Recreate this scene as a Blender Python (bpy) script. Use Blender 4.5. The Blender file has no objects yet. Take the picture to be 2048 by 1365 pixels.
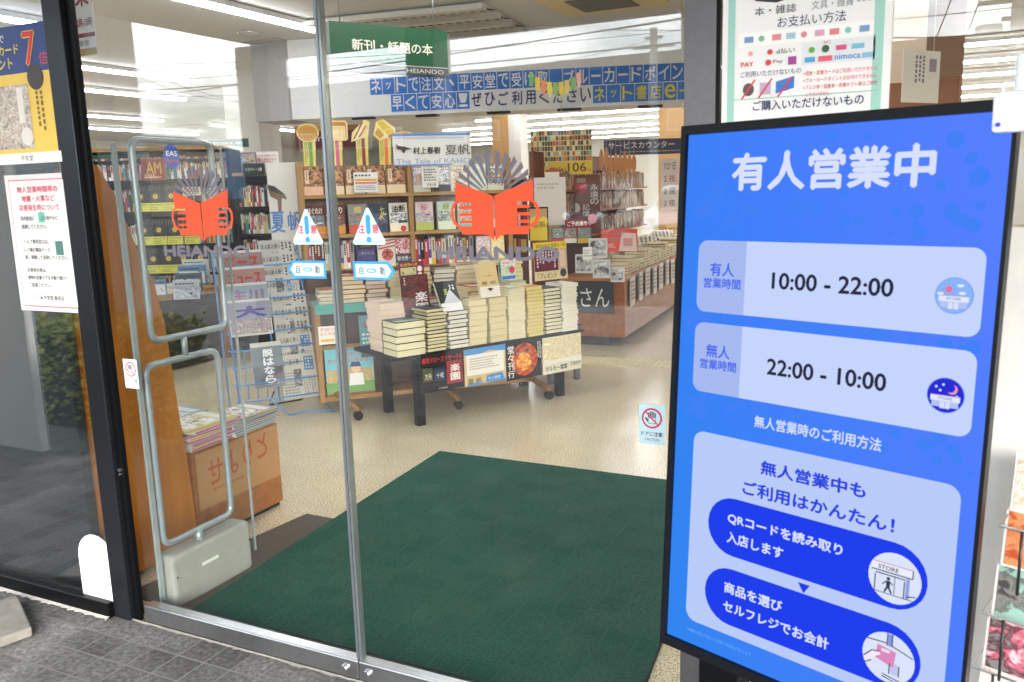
import bpy, math, random
from mathutils import Vector, Matrix
random.seed(7)
C = bpy.context.scene.collection
SC = bpy.context.scene
R_ = math.radians
# ---------------------------------------------------------------- camera
F_, CX, CY, H = 1697.0, 1024.0, 682.5, 1.45
_yd = Vector((1860-CX, 352-CY, F_)).normalized()
_xd = -Vector((-2500-CX, 480-CY, F_))
_xd = (_xd - _yd*_xd.dot(_yd)).normalized()
_zd = _xd.cross(_yd)
if _zd.y > 0: _zd = -_zd
CO = Vector((0, 0, H))
def ray(x, y):
    d = Vector((x-CX, y-CY, F_))
    return Vector((_xd.dot(d), _yd.dot(d), _zd.dot(d)))
def gz(x, y, z=0.0):
    r = ray(x, y); return CO + r*((z-H)/r.z)
def gy(x, y, Y):
    r = ray(x, y); return CO + r*(Y/r.y)
def gx(x, y, X):
    r = ray(x, y); return CO + r*(X/r.x)
def gd(x, y, d):
    return CO + ray(x, y)*(d/F_)
cam = bpy.data.objects.new('camera', bpy.data.cameras.new('camera'))
C.objects.link(cam); SC.camera = cam
cam.data.sensor_width = 36; cam.data.lens = F_/2048*36
cam.data.clip_start = 0.05; cam.data.clip_end = 2000
_ri = Vector((_xd.x, _yd.x, _zd.x)); _up = -Vector((_xd.y, _yd.y, _zd.y)); _bk = -Vector((_xd.z, _yd.z, _zd.z))
cam.matrix_world = Matrix(((_ri.x,_up.x,_bk.x,0),(_ri.y,_up.y,_bk.y,0),(_ri.z,_up.z,_bk.z,H),(0,0,0,1)))
cam.data.dof.use_dof = True; cam.data.dof.focus_distance = 4.2; cam.data.dof.aperture_fstop = 9.0
# ---------------------------------------------------------------- world, sun, exposure
EXPO = 2.35
SC.view_settings.view_transform = 'Standard'; SC.view_settings.look = 'None'
SC.view_settings.exposure = EXPO; SC.view_settings.gamma = 1
SC.render.engine = 'CYCLES'
SC.cycles.use_denoising = True; SC.cycles.max_bounces = 10; SC.cycles.transparent_max_bounces = 24
SC.cycles.sample_clamp_indirect = 4.0; SC.cycles.caustics_reflective = False
SC.cycles.use_adaptive_sampling = False
W = bpy.data.worlds.new('World'); SC.world = W; W.use_nodes = True
wn, wl = W.node_tree.nodes, W.node_tree.links
bg = wn['Background']; bg.inputs[1].default_value = 0.15
sky = wn.new('ShaderNodeTexSky'); sky.sky_type = 'NISHITA'; sky.sun_disc = False
SUN_EL, SUN_AZ = 17, 142
sky.sun_elevation = R_(SUN_EL); sky.sun_rotation = R_(SUN_AZ)
tc = wn.new('ShaderNodeTexCoord'); mp = wn.new('ShaderNodeMapping'); mp.inputs['Scale'].default_value = (1, 1, 2.6)
ns = wn.new('ShaderNodeTexNoise'); ns.inputs['Scale'].default_value = 3.1; ns.inputs['Detail'].default_value = 7; ns.inputs['Roughness'].default_value = 0.55
cr = wn.new('ShaderNodeValToRGB'); cr.color_ramp.elements[0].position = 0.42; cr.color_ramp.elements[1].position = 0.60
cr.color_ramp.elements[0].color = (0.12,)*3+(1,); cr.color_ramp.elements[1].color = (1,)*4
mx = wn.new('ShaderNodeMixRGB'); mx.inputs[2].default_value = (15.5, 15.8, 16.3, 1)
wl.new(tc.outputs['Generated'], mp.inputs[0]); wl.new(mp.outputs[0], ns.inputs['Vector']); wl.new(ns.outputs['Fac'], cr.inputs[0])
wl.new(cr.outputs[0], mx.inputs[0]); wl.new(sky.outputs[0], mx.inputs[1]); wl.new(mx.outputs[0], bg.inputs[0])
sun = bpy.data.objects.new('sun', bpy.data.lights.new('sun', 'SUN')); C.objects.link(sun)
sun.data.energy = 0.6; sun.data.angle = R_(16); sun.data.color = (1, .96, .9)
sun.rotation_euler = (R_(90-SUN_EL), 0, R_(180-SUN_AZ))
# ---------------------------------------------------------------- materials
def lin(h):
    if not isinstance(h, str): return tuple(h)
    h = h.lstrip('#'); o = []
    for i in (0, 2, 4):
        c = int(h[i:i+2], 16)/255; o.append(c/12.92 if c <= .04045 else ((c+.055)/1.055)**2.4)
    return tuple(o)
_M = {}
def mat(h, rough=.6, metal=0, var=.06, scale=25, bump=0):
    k = (h, rough, metal, var, scale, bump)
    if k in _M: return _M[k]
    m = bpy.data.materials.new('paint'); m.use_nodes = True
    n, l = m.node_tree.nodes, m.node_tree.links; p = n['Principled BSDF']
    c = lin(h); p.inputs['Roughness'].default_value = rough; p.inputs['Metallic'].default_value = metal
    if not metal and rough >= .35: p.inputs['Specular IOR Level'].default_value = .15 if max(c) < .03 else .32
    if var:
        t = n.new('ShaderNodeTexCoord'); no = n.new('ShaderNodeTexNoise'); no.inputs['Scale'].default_value = scale; no.inputs['Detail'].default_value = 4
        r = n.new('ShaderNodeMapRange'); r.inputs[3].default_value = 1-var*1.6; r.inputs[4].default_value = 1+var*1.6
        v = n.new('ShaderNodeVectorMath'); v.operation = 'SCALE'; v.inputs[0].default_value = c
        l.new(t.outputs['Object'], no.inputs['Vector']); l.new(no.outputs['Fac'], r.inputs[0]); l.new(r.outputs[0], v.inputs['Scale']); l.new(v.outputs[0], p.inputs['Base Color'])
        if bump:
            b = n.new('ShaderNodeBump'); b.inputs['Strength'].default_value = bump; b.inputs['Distance'].default_value = .003
            l.new(no.outputs['Fac'], b.inputs['Height']); l.new(b.outputs[0], p.inputs['Normal'])
    else: p.inputs['Base Color'].default_value = c+(1,)
    _M[k] = m; return m
def emis(h, s=1.0):
    k = ('e', h, s)
    if k in _M: return _M[k]
    m = bpy.data.materials.new('glow'); m.use_nodes = True; n, l = m.node_tree.nodes, m.node_tree.links
    n.remove(n['Principled BSDF']); e = n.new('ShaderNodeEmission'); e.inputs[0].default_value = lin(h)+(1,); e.inputs[1].default_value = s
    l.new(e.outputs[0], n['Material Output'].inputs[0]); _M[k] = m; return m
def scr(h): return emis(h, 0.97/2**EXPO)
def glassmat(name, tint=(1,1,1), r0=.08, film=0, cap=1.0, rough=0.0):
    m = bpy.data.materials.new(name); m.use_nodes = True; n, l = m.node_tree.nodes, m.node_tree.links
    n.remove(n['Principled BSDF'])
    g = n.new('ShaderNodeNewGeometry'); d = n.new('ShaderNodeVectorMath'); d.operation = 'DOT_PRODUCT'
    l.new(g.outputs['Normal'], d.inputs[0]); l.new(g.outputs['Incoming'], d.inputs[1])
    def mth(op, a, b=None):
        x = n.new('ShaderNodeMath'); x.operation = op
        for i, v in enumerate((a, b)):
            if v is None: continue
            if isinstance(v, (int, float)): x.inputs[i].default_value = v
            else: l.new(v, x.inputs[i])
        return x.outputs[0]
    a = mth('ABSOLUTE', d.outputs['Value']); q = mth('POWER', mth('SUBTRACT', 1.0, a), 5.0)
    fr = mth('MINIMUM', mth('ADD', r0, mth('MULTIPLY', q, 1-r0)), cap)
    t = n.new('ShaderNodeBsdfTransparent'); t.inputs[0].default_value = tint+(1,)
    gl = n.new('ShaderNodeBsdfGlossy'); gl.inputs['Roughness'].default_value = rough
    s = n.new('ShaderNodeMixShader'); l.new(fr, s.inputs[0]); l.new(t.outputs[0], s.inputs[1]); l.new(gl.outputs[0], s.inputs[2])
    out = s.outputs[0]
    if film:
        df = n.new('ShaderNodeBsdfDiffuse'); df.inputs[0].default_value = (.8,.85,.9,1); s2 = n.new('ShaderNodeMixShader'); s2.inputs[0].default_value = film
        l.new(out, s2.inputs[1]); l.new(df.outputs[0], s2.inputs[2]); out = s2.outputs[0]
    l.new(out, n['Material Output'].inputs[0]); return m
def woodmat(h1, h2, sc=(1.2, 14, 14), rough=.4):
    k = ('w', h1, h2, sc)
    if k in _M: return _M[k]
    m = bpy.data.materials.new('wood'); m.use_nodes = True; n, l = m.node_tree.nodes, m.node_tree.links; p = n['Principled BSDF']
    t = n.new('ShaderNodeTexCoord'); mpp = n.new('ShaderNodeMapping'); mpp.inputs['Scale'].default_value = sc
    no = n.new('ShaderNodeTexNoise'); no.inputs['Scale'].default_value = 3; no.inputs['Detail'].default_value = 6; no.inputs['Distortion'].default_value = .6
    c = n.new('ShaderNodeValToRGB'); c.color_ramp.elements[0].position = .3; c.color_ramp.elements[1].position = .7
    c.color_ramp.elements[0].color = lin(h1)+(1,); c.color_ramp.elements[1].color = lin(h2)+(1,)
    l.new(t.outputs['Object'], mpp.inputs[0]); l.new(mpp.outputs[0], no.inputs['Vector']); l.new(no.outputs['Fac'], c.inputs[0]); l.new(c.outputs[0], p.inputs['Base Color'])
    p.inputs['Roughness'].default_value = rough; _M[k] = m; return m
def photo(cols, scale=14, seed=0):
    k = ('ph', tuple(cols), scale, seed)
    if k in _M: return _M[k]
    m = bpy.data.materials.new('printed_photo'); m.use_nodes = True; n, l = m.node_tree.nodes, m.node_tree.links; p = n['Principled BSDF']
    t = n.new('ShaderNodeTexCoord'); mpp = n.new('ShaderNodeMapping'); mpp.inputs['Location'].default_value = (seed*3.7, seed*1.3, seed*2.1); mpp.inputs['Scale'].default_value = (1, 1, 1.5)
    no = n.new('ShaderNodeTexNoise'); no.inputs['Scale'].default_value = scale; no.inputs['Detail'].default_value = 5; no.inputs['Roughness'].default_value = .6; no.inputs['Distortion'].default_value = .7
    c = n.new('ShaderNodeValToRGB'); e = c.color_ramp.elements; N_ = len(cols)
    e.remove(e[1]); e[0].position = .38; e[0].color = lin(cols[0])+(1,)
    for i, h in enumerate(cols[1:]): q = e.new(.38+.24*(i+1)/max(1, N_-1)); q.color = lin(h)+(1,)
    if N_ > 2: c.color_ramp.interpolation = 'EASE'
    l.new(t.outputs['Object'], mpp.inputs[0]); l.new(mpp.outputs[0], no.inputs['Vector']); l.new(no.outputs['Fac'], c.inputs[0]); l.new(c.outputs[0], p.inputs['Base Color'])
    p.inputs['Roughness'].default_value = .4; _M[k] = m; return m
def speckle(h1, h2, h3, scale, rough, tile=0, joint='#888888', jw=.004, off=(0,0), bump=.0, varb=.12, spec=.5, tv=(.86, 1.12), ramp=.34):
    m = bpy.data.materials.new('floor'); m.use_nodes = True; n, l = m.node_tree.nodes, m.node_tree.links; p = n['Principled BSDF']
    p.inputs['Roughness'].default_value = rough; p.inputs['Specular IOR Level'].default_value = spec
    t = n.new('ShaderNodeTexCoord')
    no = n.new('ShaderNodeTexNoise'); no.inputs['Scale'].default_value = scale; no.inputs['Detail'].default_value = 3; no.inputs['Roughness'].default_value = .7
    c = n.new('ShaderNodeValToRGB'); e = c.color_ramp.elements; e[0].position = ramp; e[1].position = 1-ramp
    e[0].color = lin(h1)+(1,); e[1].color = lin(h3)+(1,); mid = e.new(.5); mid.color = lin(h2)+(1,)
    l.new(t.outputs['Object'], no.inputs['Vector']); l.new(no.outputs['Fac'], c.inputs[0])
    big = n.new('ShaderNodeTexNoise'); big.inputs['Scale'].default_value = 3.2; big.inputs['Detail'].default_value = 5
    r = n.new('ShaderNodeMapRange'); r.inputs[1].default_value = .3; r.inputs[2].default_value = .7; r.inputs[3].default_value = 1-varb; r.inputs[4].default_value = 1+varb
    l.new(t.outputs['Object'], big.inputs['Vector']); l.new(big.outputs['Fac'], r.inputs[0])
    v = n.new('ShaderNodeVectorMath'); v.operation = 'SCALE'; l.new(c.outputs[0], v.inputs[0]); l.new(r.outputs[0], v.inputs['Scale'])
    out = v.outputs[0]
    if tile:
        b = n.new('ShaderNodeTexBrick'); b.offset = 0; b.squash = 1
        mpp = n.new('ShaderNodeMapping'); mpp.inputs['Location'].default_value = (off[0], off[1], 0)
        b.inputs['Scale'].default_value = 1; b.inputs['Brick Width'].default_value = tile; b.inputs['Row Height'].default_value = tile
        b.inputs['Mortar Size'].default_value = jw; b.inputs['Mortar Smooth'].default_value = .3; b.inputs['Color1'].default_value = (tv[0],)*3+(1,); b.inputs['Color2'].default_value = (tv[1],)*3+(1,)
        l.new(t.outputs['Object'], mpp.inputs[0]); l.new(mpp.outputs[0], b.inputs['Vector'])
        mm = n.new('ShaderNodeMixRGB'); mm.blend_type = 'MULTIPLY'; mm.inputs[0].default_value = 1; l.new(out, mm.inputs[1]); l.new(b.outputs['Color'], mm.inputs[2])
        m2 = n.new('ShaderNodeMixRGB'); l.new(b.outputs['Fac'], m2.inputs[0]); l.new(mm.outputs[0], m2.inputs[1]); m2.inputs[2].default_value = lin(joint)+(1,)
        out = m2.outputs[0]
        if bump:
            bu = n.new('ShaderNodeBump'); bu.invert = True; bu.inputs['Strength'].default_value = bump; bu.inputs['Distance'].default_value = .004
            l.new(b.outputs['Fac'], bu.inputs['Height']); l.new(bu.outputs[0], p.inputs['Normal'])
    elif bump:
        bu = n.new('ShaderNodeBump'); bu.inputs['Strength'].default_value = bump; bu.inputs['Distance'].default_value = .004
        l.new(no.outputs['Fac'], bu.inputs['Height']); l.new(bu.outputs[0], p.inputs['Normal'])
    l.new(out, p.inputs['Base Color']); return m
# ---------------------------------------------------------------- mesh builder
_T = {}
def text_mesh(s, bold):
    k = (s, bold)
    if k not in _T:
        cu = bpy.data.curves.new('lettering', 'FONT'); cu.body = s; cu.size = 1; cu.offset = bold; cu.resolution_u = 3
        ob = bpy.data.objects.new('lettering', cu); me = ob.to_mesh()
        vs = [(v.co.x, v.co.y) for v in me.vertices]; fs = [tuple(p.vertices) for p in me.polygons]
        ob.to_mesh_clear(); bpy.data.objects.remove(ob); bpy.data.curves.remove(cu)
        _T[k] = (vs, fs)
    return _T[k]
class MB:
    def __init__(s): s.v = []; s.f = []; s.mi = []; s.ms = []; s.sm = []
    def m(s, mt):
        if mt not in s.ms: s.ms.append(mt)
        return s.ms.index(mt)
    def add(s, vs, fs, mt, smooth=False):
        o = len(s.v); s.v += [tuple(v) for v in vs]; i = s.m(mt)
        for f in fs: s.f.append(tuple(a+o for a in f)); s.mi.append(i); s.sm.append(smooth)
        return s
    def box(s, x0, x1, y0, y1, z0, z1, mt, M=None):
        vs = [(x, y, z) for x in (x0, x1) for y in (y0, y1) for z in (z0, z1)]
        if M is not None: vs = [M @ Vector(v) for v in vs]
        return s.add(vs, [(0,1,3,2),(4,6,7,5),(0,4,5,1),(2,3,7,6),(0,2,6,4),(1,5,7,3)], mt)
    def rbox(s, x0, x1, y0, y1, z0, z1, mt, r=.01, n=3):   # box rounded along z edges plus top
        pts = rrect(x0, y0, x1, y1, r, n)
        return s.prism([(p[0], p[1]) for p in pts], z0, z1, mt)
    def prism(s, pts, z0, z1, mt, M=None, axis='z'):
        n = len(pts)
        def P(a, b, c):
            v = Vector((a, b, c)) if axis == 'z' else (Vector((a, c, b)) if axis == 'y' else Vector((c, a, b)))
            return M @ v if M is not None else v
        vs = [P(a, b, z0) for a, b in pts]+[P(a, b, z1) for a, b in pts]
        fs = [tuple(range(n))[::-1], tuple(range(n, 2*n))]+[(i, (i+1) % n, n+(i+1) % n, n+i) for i in range(n)]
        return s.add(vs, fs, mt)
    def tube(s, pts, r, mt, n=8, closed=False):
        pts = [Vector(p) for p in pts]; k = len(pts); rings = []; ref = None
        for i, p in enumerate(pts):
            a = pts[(i-1) % k] if (closed or i > 0) else p; b = pts[(i+1) % k] if (closed or i < k-1) else p
            d = (b-a).normalized()
            if ref is None: ref = Vector((0, 0, 1)) if abs(d.z) < .9 else Vector((1, 0, 0))
            x = (ref-d*ref.dot(d)).normalized(); ref = x; y = d.cross(x)
            rings.append([p+(x*math.cos(2*math.pi*j/n)+y*math.sin(2*math.pi*j/n))*r for j in range(n)])
        vs = [v for g in rings for v in g]; fs = []
        for i in range(k if closed else k-1):
            for j in range(n): fs.append((i*n+j, i*n+(j+1) % n, ((i+1) % k)*n+(j+1) % n, ((i+1) % k)*n+j))
        if not closed: fs += [tuple(range(n))[::-1], tuple(range((k-1)*n, k*n))]
        return s.add(vs, fs, mt, True)
    def lathe(s, prof, mt, n=20, c=(0, 0, 0)):
        vs = [(c[0]+r*math.cos(2*math.pi*j/n), c[1]+r*math.sin(2*math.pi*j/n), c[2]+z) for r, z in prof for j in range(n)]
        fs = [(i*n+j, i*n+(j+1) % n, (i+1)*n+(j+1) % n, (i+1)*n+j) for i in range(len(prof)-1) for j in range(n)]
        return s.add(vs, fs, mt, True)
    # flat pieces in the local x-z plane, front = -y
    def flat(s, pts, y, mt):
        return s.add([(a, y, b) for a, b in pts], [tuple(range(len(pts)))], mt)
    def text(s, t, x0, z0, x1, z1, y, mt, bold=0, vert=False, mirror=False, shear=0):
        if vert:
            n = len(t); hh = (z1-z0)/n
            for i, ch in enumerate(t): s.text(ch, x0, z1-(i+1)*hh+hh*.05, x1, z1-i*hh-hh*.05, y, mt, bold)
            return s
        if bold >= .02:
            n_ = max(1, len(t.replace(' ', ''))); k_ = (x1-x0)/n_*min(bold, .08)*.8; kz = min((z1-z0)*min(bold, .08)*.8, k_)
            for i_, (a_, b_) in enumerate(((-k_, 0), (k_, 0), (0, kz), (0, -kz))): s.text(t, x0+k_+a_, z0+kz+b_, x1-k_+a_, z1-kz+b_, y-.00006*i_, mt, 0, False, mirror, shear)
            return s
        vs, fs = text_mesh(t, 0)
        if not vs: return s
        ax, bx = min(v[0] for v in vs), max(v[0] for v in vs); az, bz = min(v[1] for v in vs), max(v[1] for v in vs)
        w, h = max(bx-ax, .12), max(bz-az, .12)
        def X(u): u = (u-ax)/w; return x0+(x1-x0)*((1-u) if mirror else u)
        s.add([(X(u), y, z0+(z1-z0)*(v-az)/h+shear*(X(u)-x0)) for u, v in vs], fs, mt); return s
    def lines(s, x0, z0, x1, z1, n, y, mt, seed=0, vert=False):
        rr = random.Random(seed*31+n)
        for i in range(n):
            a = .15+rr.random()*.15
            if vert:
                hh = (x1-x0)/n; e = z1-(z1-z0)*(.45+.55*rr.random())
                zz = z1
                while zz > e:
                    g = hh*.62*(.6+.6*rr.random()); s.flat([(x0+i*hh+hh*.22, zz-g), (x0+i*hh+hh*.74, zz-g), (x0+i*hh+hh*.74, zz), (x0+i*hh+hh*.22, zz)], y, mt); zz -= g*1.5
            else:
                hh = (z1-z0)/n; e = x0+(x1-x0)*(.6+.4*rr.random()); xx = x0; zb = z1-(i+1)*hh
                while xx < e:
                    g = hh*.6*(.6+.7*rr.random()); s.flat([(xx, zb+hh*.25), (xx+g, zb+hh*.25), (xx+g, zb+hh*.72), (xx, zb+hh*.72)], y, mt); xx += g*1.5
        return s
    def mesh(s):
        me = bpy.data.meshes.new('shape'); me.from_pydata(s.v, [], s.f)
        for m_ in s.ms: me.materials.append(m_)
        me.polygons.foreach_set('material_index', s.mi); me.polygons.foreach_set('use_smooth', s.sm); me.update(); return me
    def build(s, name, parent=None, label=None, bevel=0):
        me = s.mesh(); me.name = name; o = bpy.data.objects.new(name, me); C.objects.link(o)
        if parent is not None: o.parent = parent
        if label: o['label'] = label
        if bevel:
            b = o.modifiers.new('edge', 'BEVEL'); b.width = bevel; b.segments = 2; b.limit_method = 'ANGLE'; b.angle_limit = R_(50)
        return o
def rrect(x0, z0, x1, z1, r, n=4):
    p = []
    for cx, cz, a0 in ((x1-r, z1-r, 0), (x0+r, z1-r, 90), (x0+r, z0+r, 180), (x1-r, z0+r, 270)):
        for i in range(n+1):
            a = R_(a0+90*i/n); p.append((cx+r*math.cos(a), cz+r*math.sin(a)))
    return p
def circ(cx, cz, r, n=28, rz=None):
    return [(cx+r*math.cos(2*math.pi*i/n), cz+(rz or r)*math.sin(2*math.pi*i/n)) for i in range(n)]
def rect(x0, z0, x1, z1): return [(x0, z0), (x1, z0), (x1, z1), (x0, z1)]
def tag(o, label, cat, group=None):
    o['label'] = label; o['category'] = cat
    if group: o['group'] = group
    return o
def thing(name, label, cat, loc=(0, 0, 0), rz=0, group=None, lean=0):
    o = bpy.data.objects.new(name, None); o.empty_display_size = .1; C.objects.link(o)
    o.matrix_world = Matrix.Translation(loc) @ Matrix.Rotation(rz, 4, 'Z') @ Matrix.Rotation(-lean, 4, 'X')
    return tag(o, label, cat, group)
def struct(o): o['kind'] = 'structure'; return o
def az2rz(a): return R_(90-a)       # azimuth (from +Y clockwise) of the panel's right-hand direction
class Frame:
    "a vertical plane: along (u) right, z up, b into the distance"
    def __init__(s, o, az):
        s.o = Vector(o); s.rz = az2rz(az); s.u = Vector((math.cos(s.rz), math.sin(s.rz), 0)); s.b = Vector((-s.u.y, s.u.x, 0))
    def px(s, x, y, back=0):
        r = ray(x, y); o = s.o+s.b*back; q = CO+r*((o-CO).dot(s.b)/r.dot(s.b)); return (q-o).dot(s.u), q.z
    def pt(s, u, back=0, z=0): return s.o+s.u*u+s.b*back+Vector((0, 0, z-s.o.z))
G3 = 0.0008
class Panel:
    "a flat printed thing; local x right, z up, front towards -y"
    def __init__(s, name, label, cat, loc, rz, w, h, base, t=.003, lean=0, group=None, gap=G3, rough=.5, shape=None, em=False):
        s.root = thing(name, label, cat, loc, rz, group, lean); s.w, s.h, s.gap, s.rough, s.em = w, h, gap, rough, em
        s.sheet = MB(); mt = s.c(base)
        s.sheet.prism(shape or rect(0, 0, w, h), 0, t, mt, axis='y'); s.pic = MB(); s.let = MB()
    def c(s, h): return scr(h) if s.em else mat(h, s.rough, 0, 0)
    def r(s, x0, z0, x1, z1, h, L=1, rad=0): s.pic.flat(rrect(x0*s.w, z0*s.h, x1*s.w, z1*s.h, rad) if rad else rect(x0*s.w, z0*s.h, x1*s.w, z1*s.h), -s.gap*L, s.c(h)); return s
    def p(s, pts, h, L=1): s.pic.flat([(a*s.w, b*s.h) for a, b in pts], -s.gap*L, s.c(h)); return s
    def o(s, cx, cz, rr, h, L=1, rz=None): s.pic.flat(circ(cx*s.w, cz*s.h, rr*s.w, 24, (rz or rr)*s.w), -s.gap*L, s.c(h)); return s
    def t(s, txt, x0, z0, x1, z1, h, L=2, bold=.012, vert=False, mirror=False): s.let.text(txt, x0*s.w, z0*s.h, x1*s.w, z1*s.h, -s.gap*L, s.c(h), bold, vert, mirror); return s
    def l(s, x0, z0, x1, z1, n, h, L=2, vert=False): s.pic.lines(x0*s.w, z0*s.h, x1*s.w, z1*s.h, n, -s.gap*L, s.c(h), int(x0*100+z0*1000), vert); return s
    def mosaic(s, x0, z0, x1, z1, nx, nz, cols, L=1, g=.06, seed=1):
        rr = random.Random(seed); dx, dz = (x1-x0)/nx, (z1-z0)/nz
        for i in range(nx):
            for j in range(nz): s.r(x0+dx*(i+g), z0+dz*(j+g), x0+dx*(i+1-g), z0+dz*(j+1-g), rr.choice(cols), L)
        return s
    def ph(s, x0, z0, x1, z1, cols, scale=14, seed=0, L=1): s.pic.flat(rect(x0*s.w, z0*s.h, x1*s.w, z1*s.h), -s.gap*L, photo(cols, scale, seed)); return s
    def done(s, sheet='sheet'):
        s.sheet.build(sheet, s.root)
        if s.pic.v: s.pic.build('printed_picture', s.root)
        if s.let.v: s.let.build('lettering', s.root)
        return s.root
# ---------------------------------------------------------------- common materials
STEEL = mat('#c2c4c6', .28, 1, .08, 40); ALU = mat('#9fa6ad', .35, .9, .04); BLACKM = mat('#0a0b0d', .4, 0, .15, 8); DKALU = mat('#2a2e34', .25, .6, .1, 5)
WOOD = woodmat('#8a6026', '#a87c3c', (14, 14, 1.2)); WOODD = woodmat('#6c471c', '#8a602c', (14, 14, 1.2)); WOODH = woodmat('#946a2e', '#ae8446', (1.2, 14, 14))
PANELW = woodmat('#a4600c', '#b87018', (9, 9, .8)); COUNTER = woodmat('#83491a', '#985c26', (1, 8, 8)); WHITE = mat('#e6e6e4', .6); CEIL = mat('#c6c4c0', .9, 0, .03)
GLASS = glassmat('door_glass', (.975,.99,.985), .060, .0006); PANE = glassmat('pane_glass', (.93,.96,.97), .20, .002); ACRY = glassmat('acrylic', (.96,.98,.98), .03, .004, .25)
# ================================================================ SETTING
pave = speckle('#575655', '#6c6b6a', '#848381', 60, .75, .1105, '#7b7a78', .0032, (.0, -.005), .5, .34, .12, (.72, 1.22))
struct(MB().box(-16, 12, -6, 1.905, -.12, 0.0, pave).build('pavement'))
struct(MB().box(-120, 120, -34, -6, -.3, -.14, speckle('#2a2b2c', '#343536', '#3e4041', 40, 1.0, spec=.02)).build('road'))
struct(MB().box(-900, 900, -900, 60, -.6, -.31, speckle('#3a3b38', '#454640', '#52534c', 2, 1.0, spec=.02)).build('ground'))
floorm = speckle('#8a7656', '#cabc9c', '#e4d9c2', 140, .2, .30, '#bba98a', .0012, (0, 0), .0, .05, .5, (.98, 1.02), .38)
struct(MB().box(-20, 8, 1.9055, 30, -.12, 0.0, floorm).build('floor'))
struct(MB().box(-20, 8, 1.95, 30, 3.02, 3.2, CEIL).build('ceiling'))
wallm = mat('#d6d2c8', .85, 0, .03, 3)
for nm, b in (('wall_back', (-20, 8, 28.6, 28.9, 0, 3.02)), ('wall_left', (-20.3, -20, 1.95, 28.9, 0, 3.02)), ('wall_right', (8, 8.3, 1.95, 28.9, 0, 3.02))):
    tag(MB().box(*b, wallm).build(nm), {'wall_back': 'cream far back wall of the shop beyond the shelves', 'wall_left': 'cream side wall of the shop beyond the left shelves', 'wall_right': 'cream side wall of the shop on the right'}[nm], 'wall')
tag(MB().box(-20, 8, 1.84, 1.94, 2.42, 3.6, mat('#d8d8d4', .7)).build('facade_wall'), 'pale facade wall above the glass entrance doors', 'wall')
# porch in front of the shop, seen mirrored in the glass
can = thing('porch_canopy', 'white porch canopy over the entrance mirrored in the glass', 'canopy', (-1, -.1, 2.6))
MB().box(-4.3, 9, -2.1, 1.93, .12, .3, mat('#d2d2cc', .7)).build('roof', can); MB().box(-4.3, 9, -2.16, -2.05, 0, .42, mat('#c4c6c4', .6)).build('edge_beam', can)
for px0, px1, lb in ((472, 532, 'wide grey porch column mirrored beside the left logo'), (812, 868, 'slim grey porch column mirrored across the hanging green sign')):
    a, b = gy(px0, 150, 5.9).x, gy(px1, 150, 5.9).x
    tag(MB().box(a, b, -2.38, -2.1, 0, 2.72, mat('#77797b', .7)).build('porch_column', bevel=.01), lb, 'column', 'porch columns')
xw = gy(206, 150, 5.9).x
tag(MB().box(-15, xw, -2.5, -2.2, 0, 4.2, mat('#6d7276', .8)).build('wing_wall'), 'grey wing wall of the porch mirrored at far left', 'wall')
wc = gz(98, 900)
tag(MB().box(-9.5, wc.x, 3.8-wc.y-.05, 3.8-wc.y, 0, 1.9, mat('#dfe3e5', .8)).build('low_wall'), 'pale low porch wall mirrored in the left window', 'wall')
# hedge
def leaves(mb, n, fx, mt, s, rr):
    for i in range(n):
        p = fx(); a = Vector((rr.gauss(0,1), rr.gauss(0,1), rr.gauss(0,1))).normalized(); b = a.orthogonal().normalized(); c = a.cross(b)
        q = s*(.6+.8*rr.random()); mb.add([p-b*q, p+c*q*.6, p+b*q, p-c*q*.6], [(0,1,2,3)], mt[rr.randrange(len(mt))])
rr = random.Random(3)
hp = gz(135, 860); hy = 3.8-hp.y-.15
hd = thing('clipped_hedge', 'clipped dull green hedge mirrored in the left window', 'hedge', (hp.x, hy, 0))
mb = MB(); leaves(mb, 7000, lambda: Vector((rr.uniform(-.35,.9), rr.uniform(-.3,.12), .02+rr.random()**.8*.66+.06*rr.random())), [mat('#8f9a44', .6), mat('#aeb255', .6), mat('#606e34', .6)], .022, rr); mb.build('foliage', hd)
MB().box(-.3, .85, -.24, .06, 0, .62, mat('#23281a', .9)).build('branches', hd)
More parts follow.
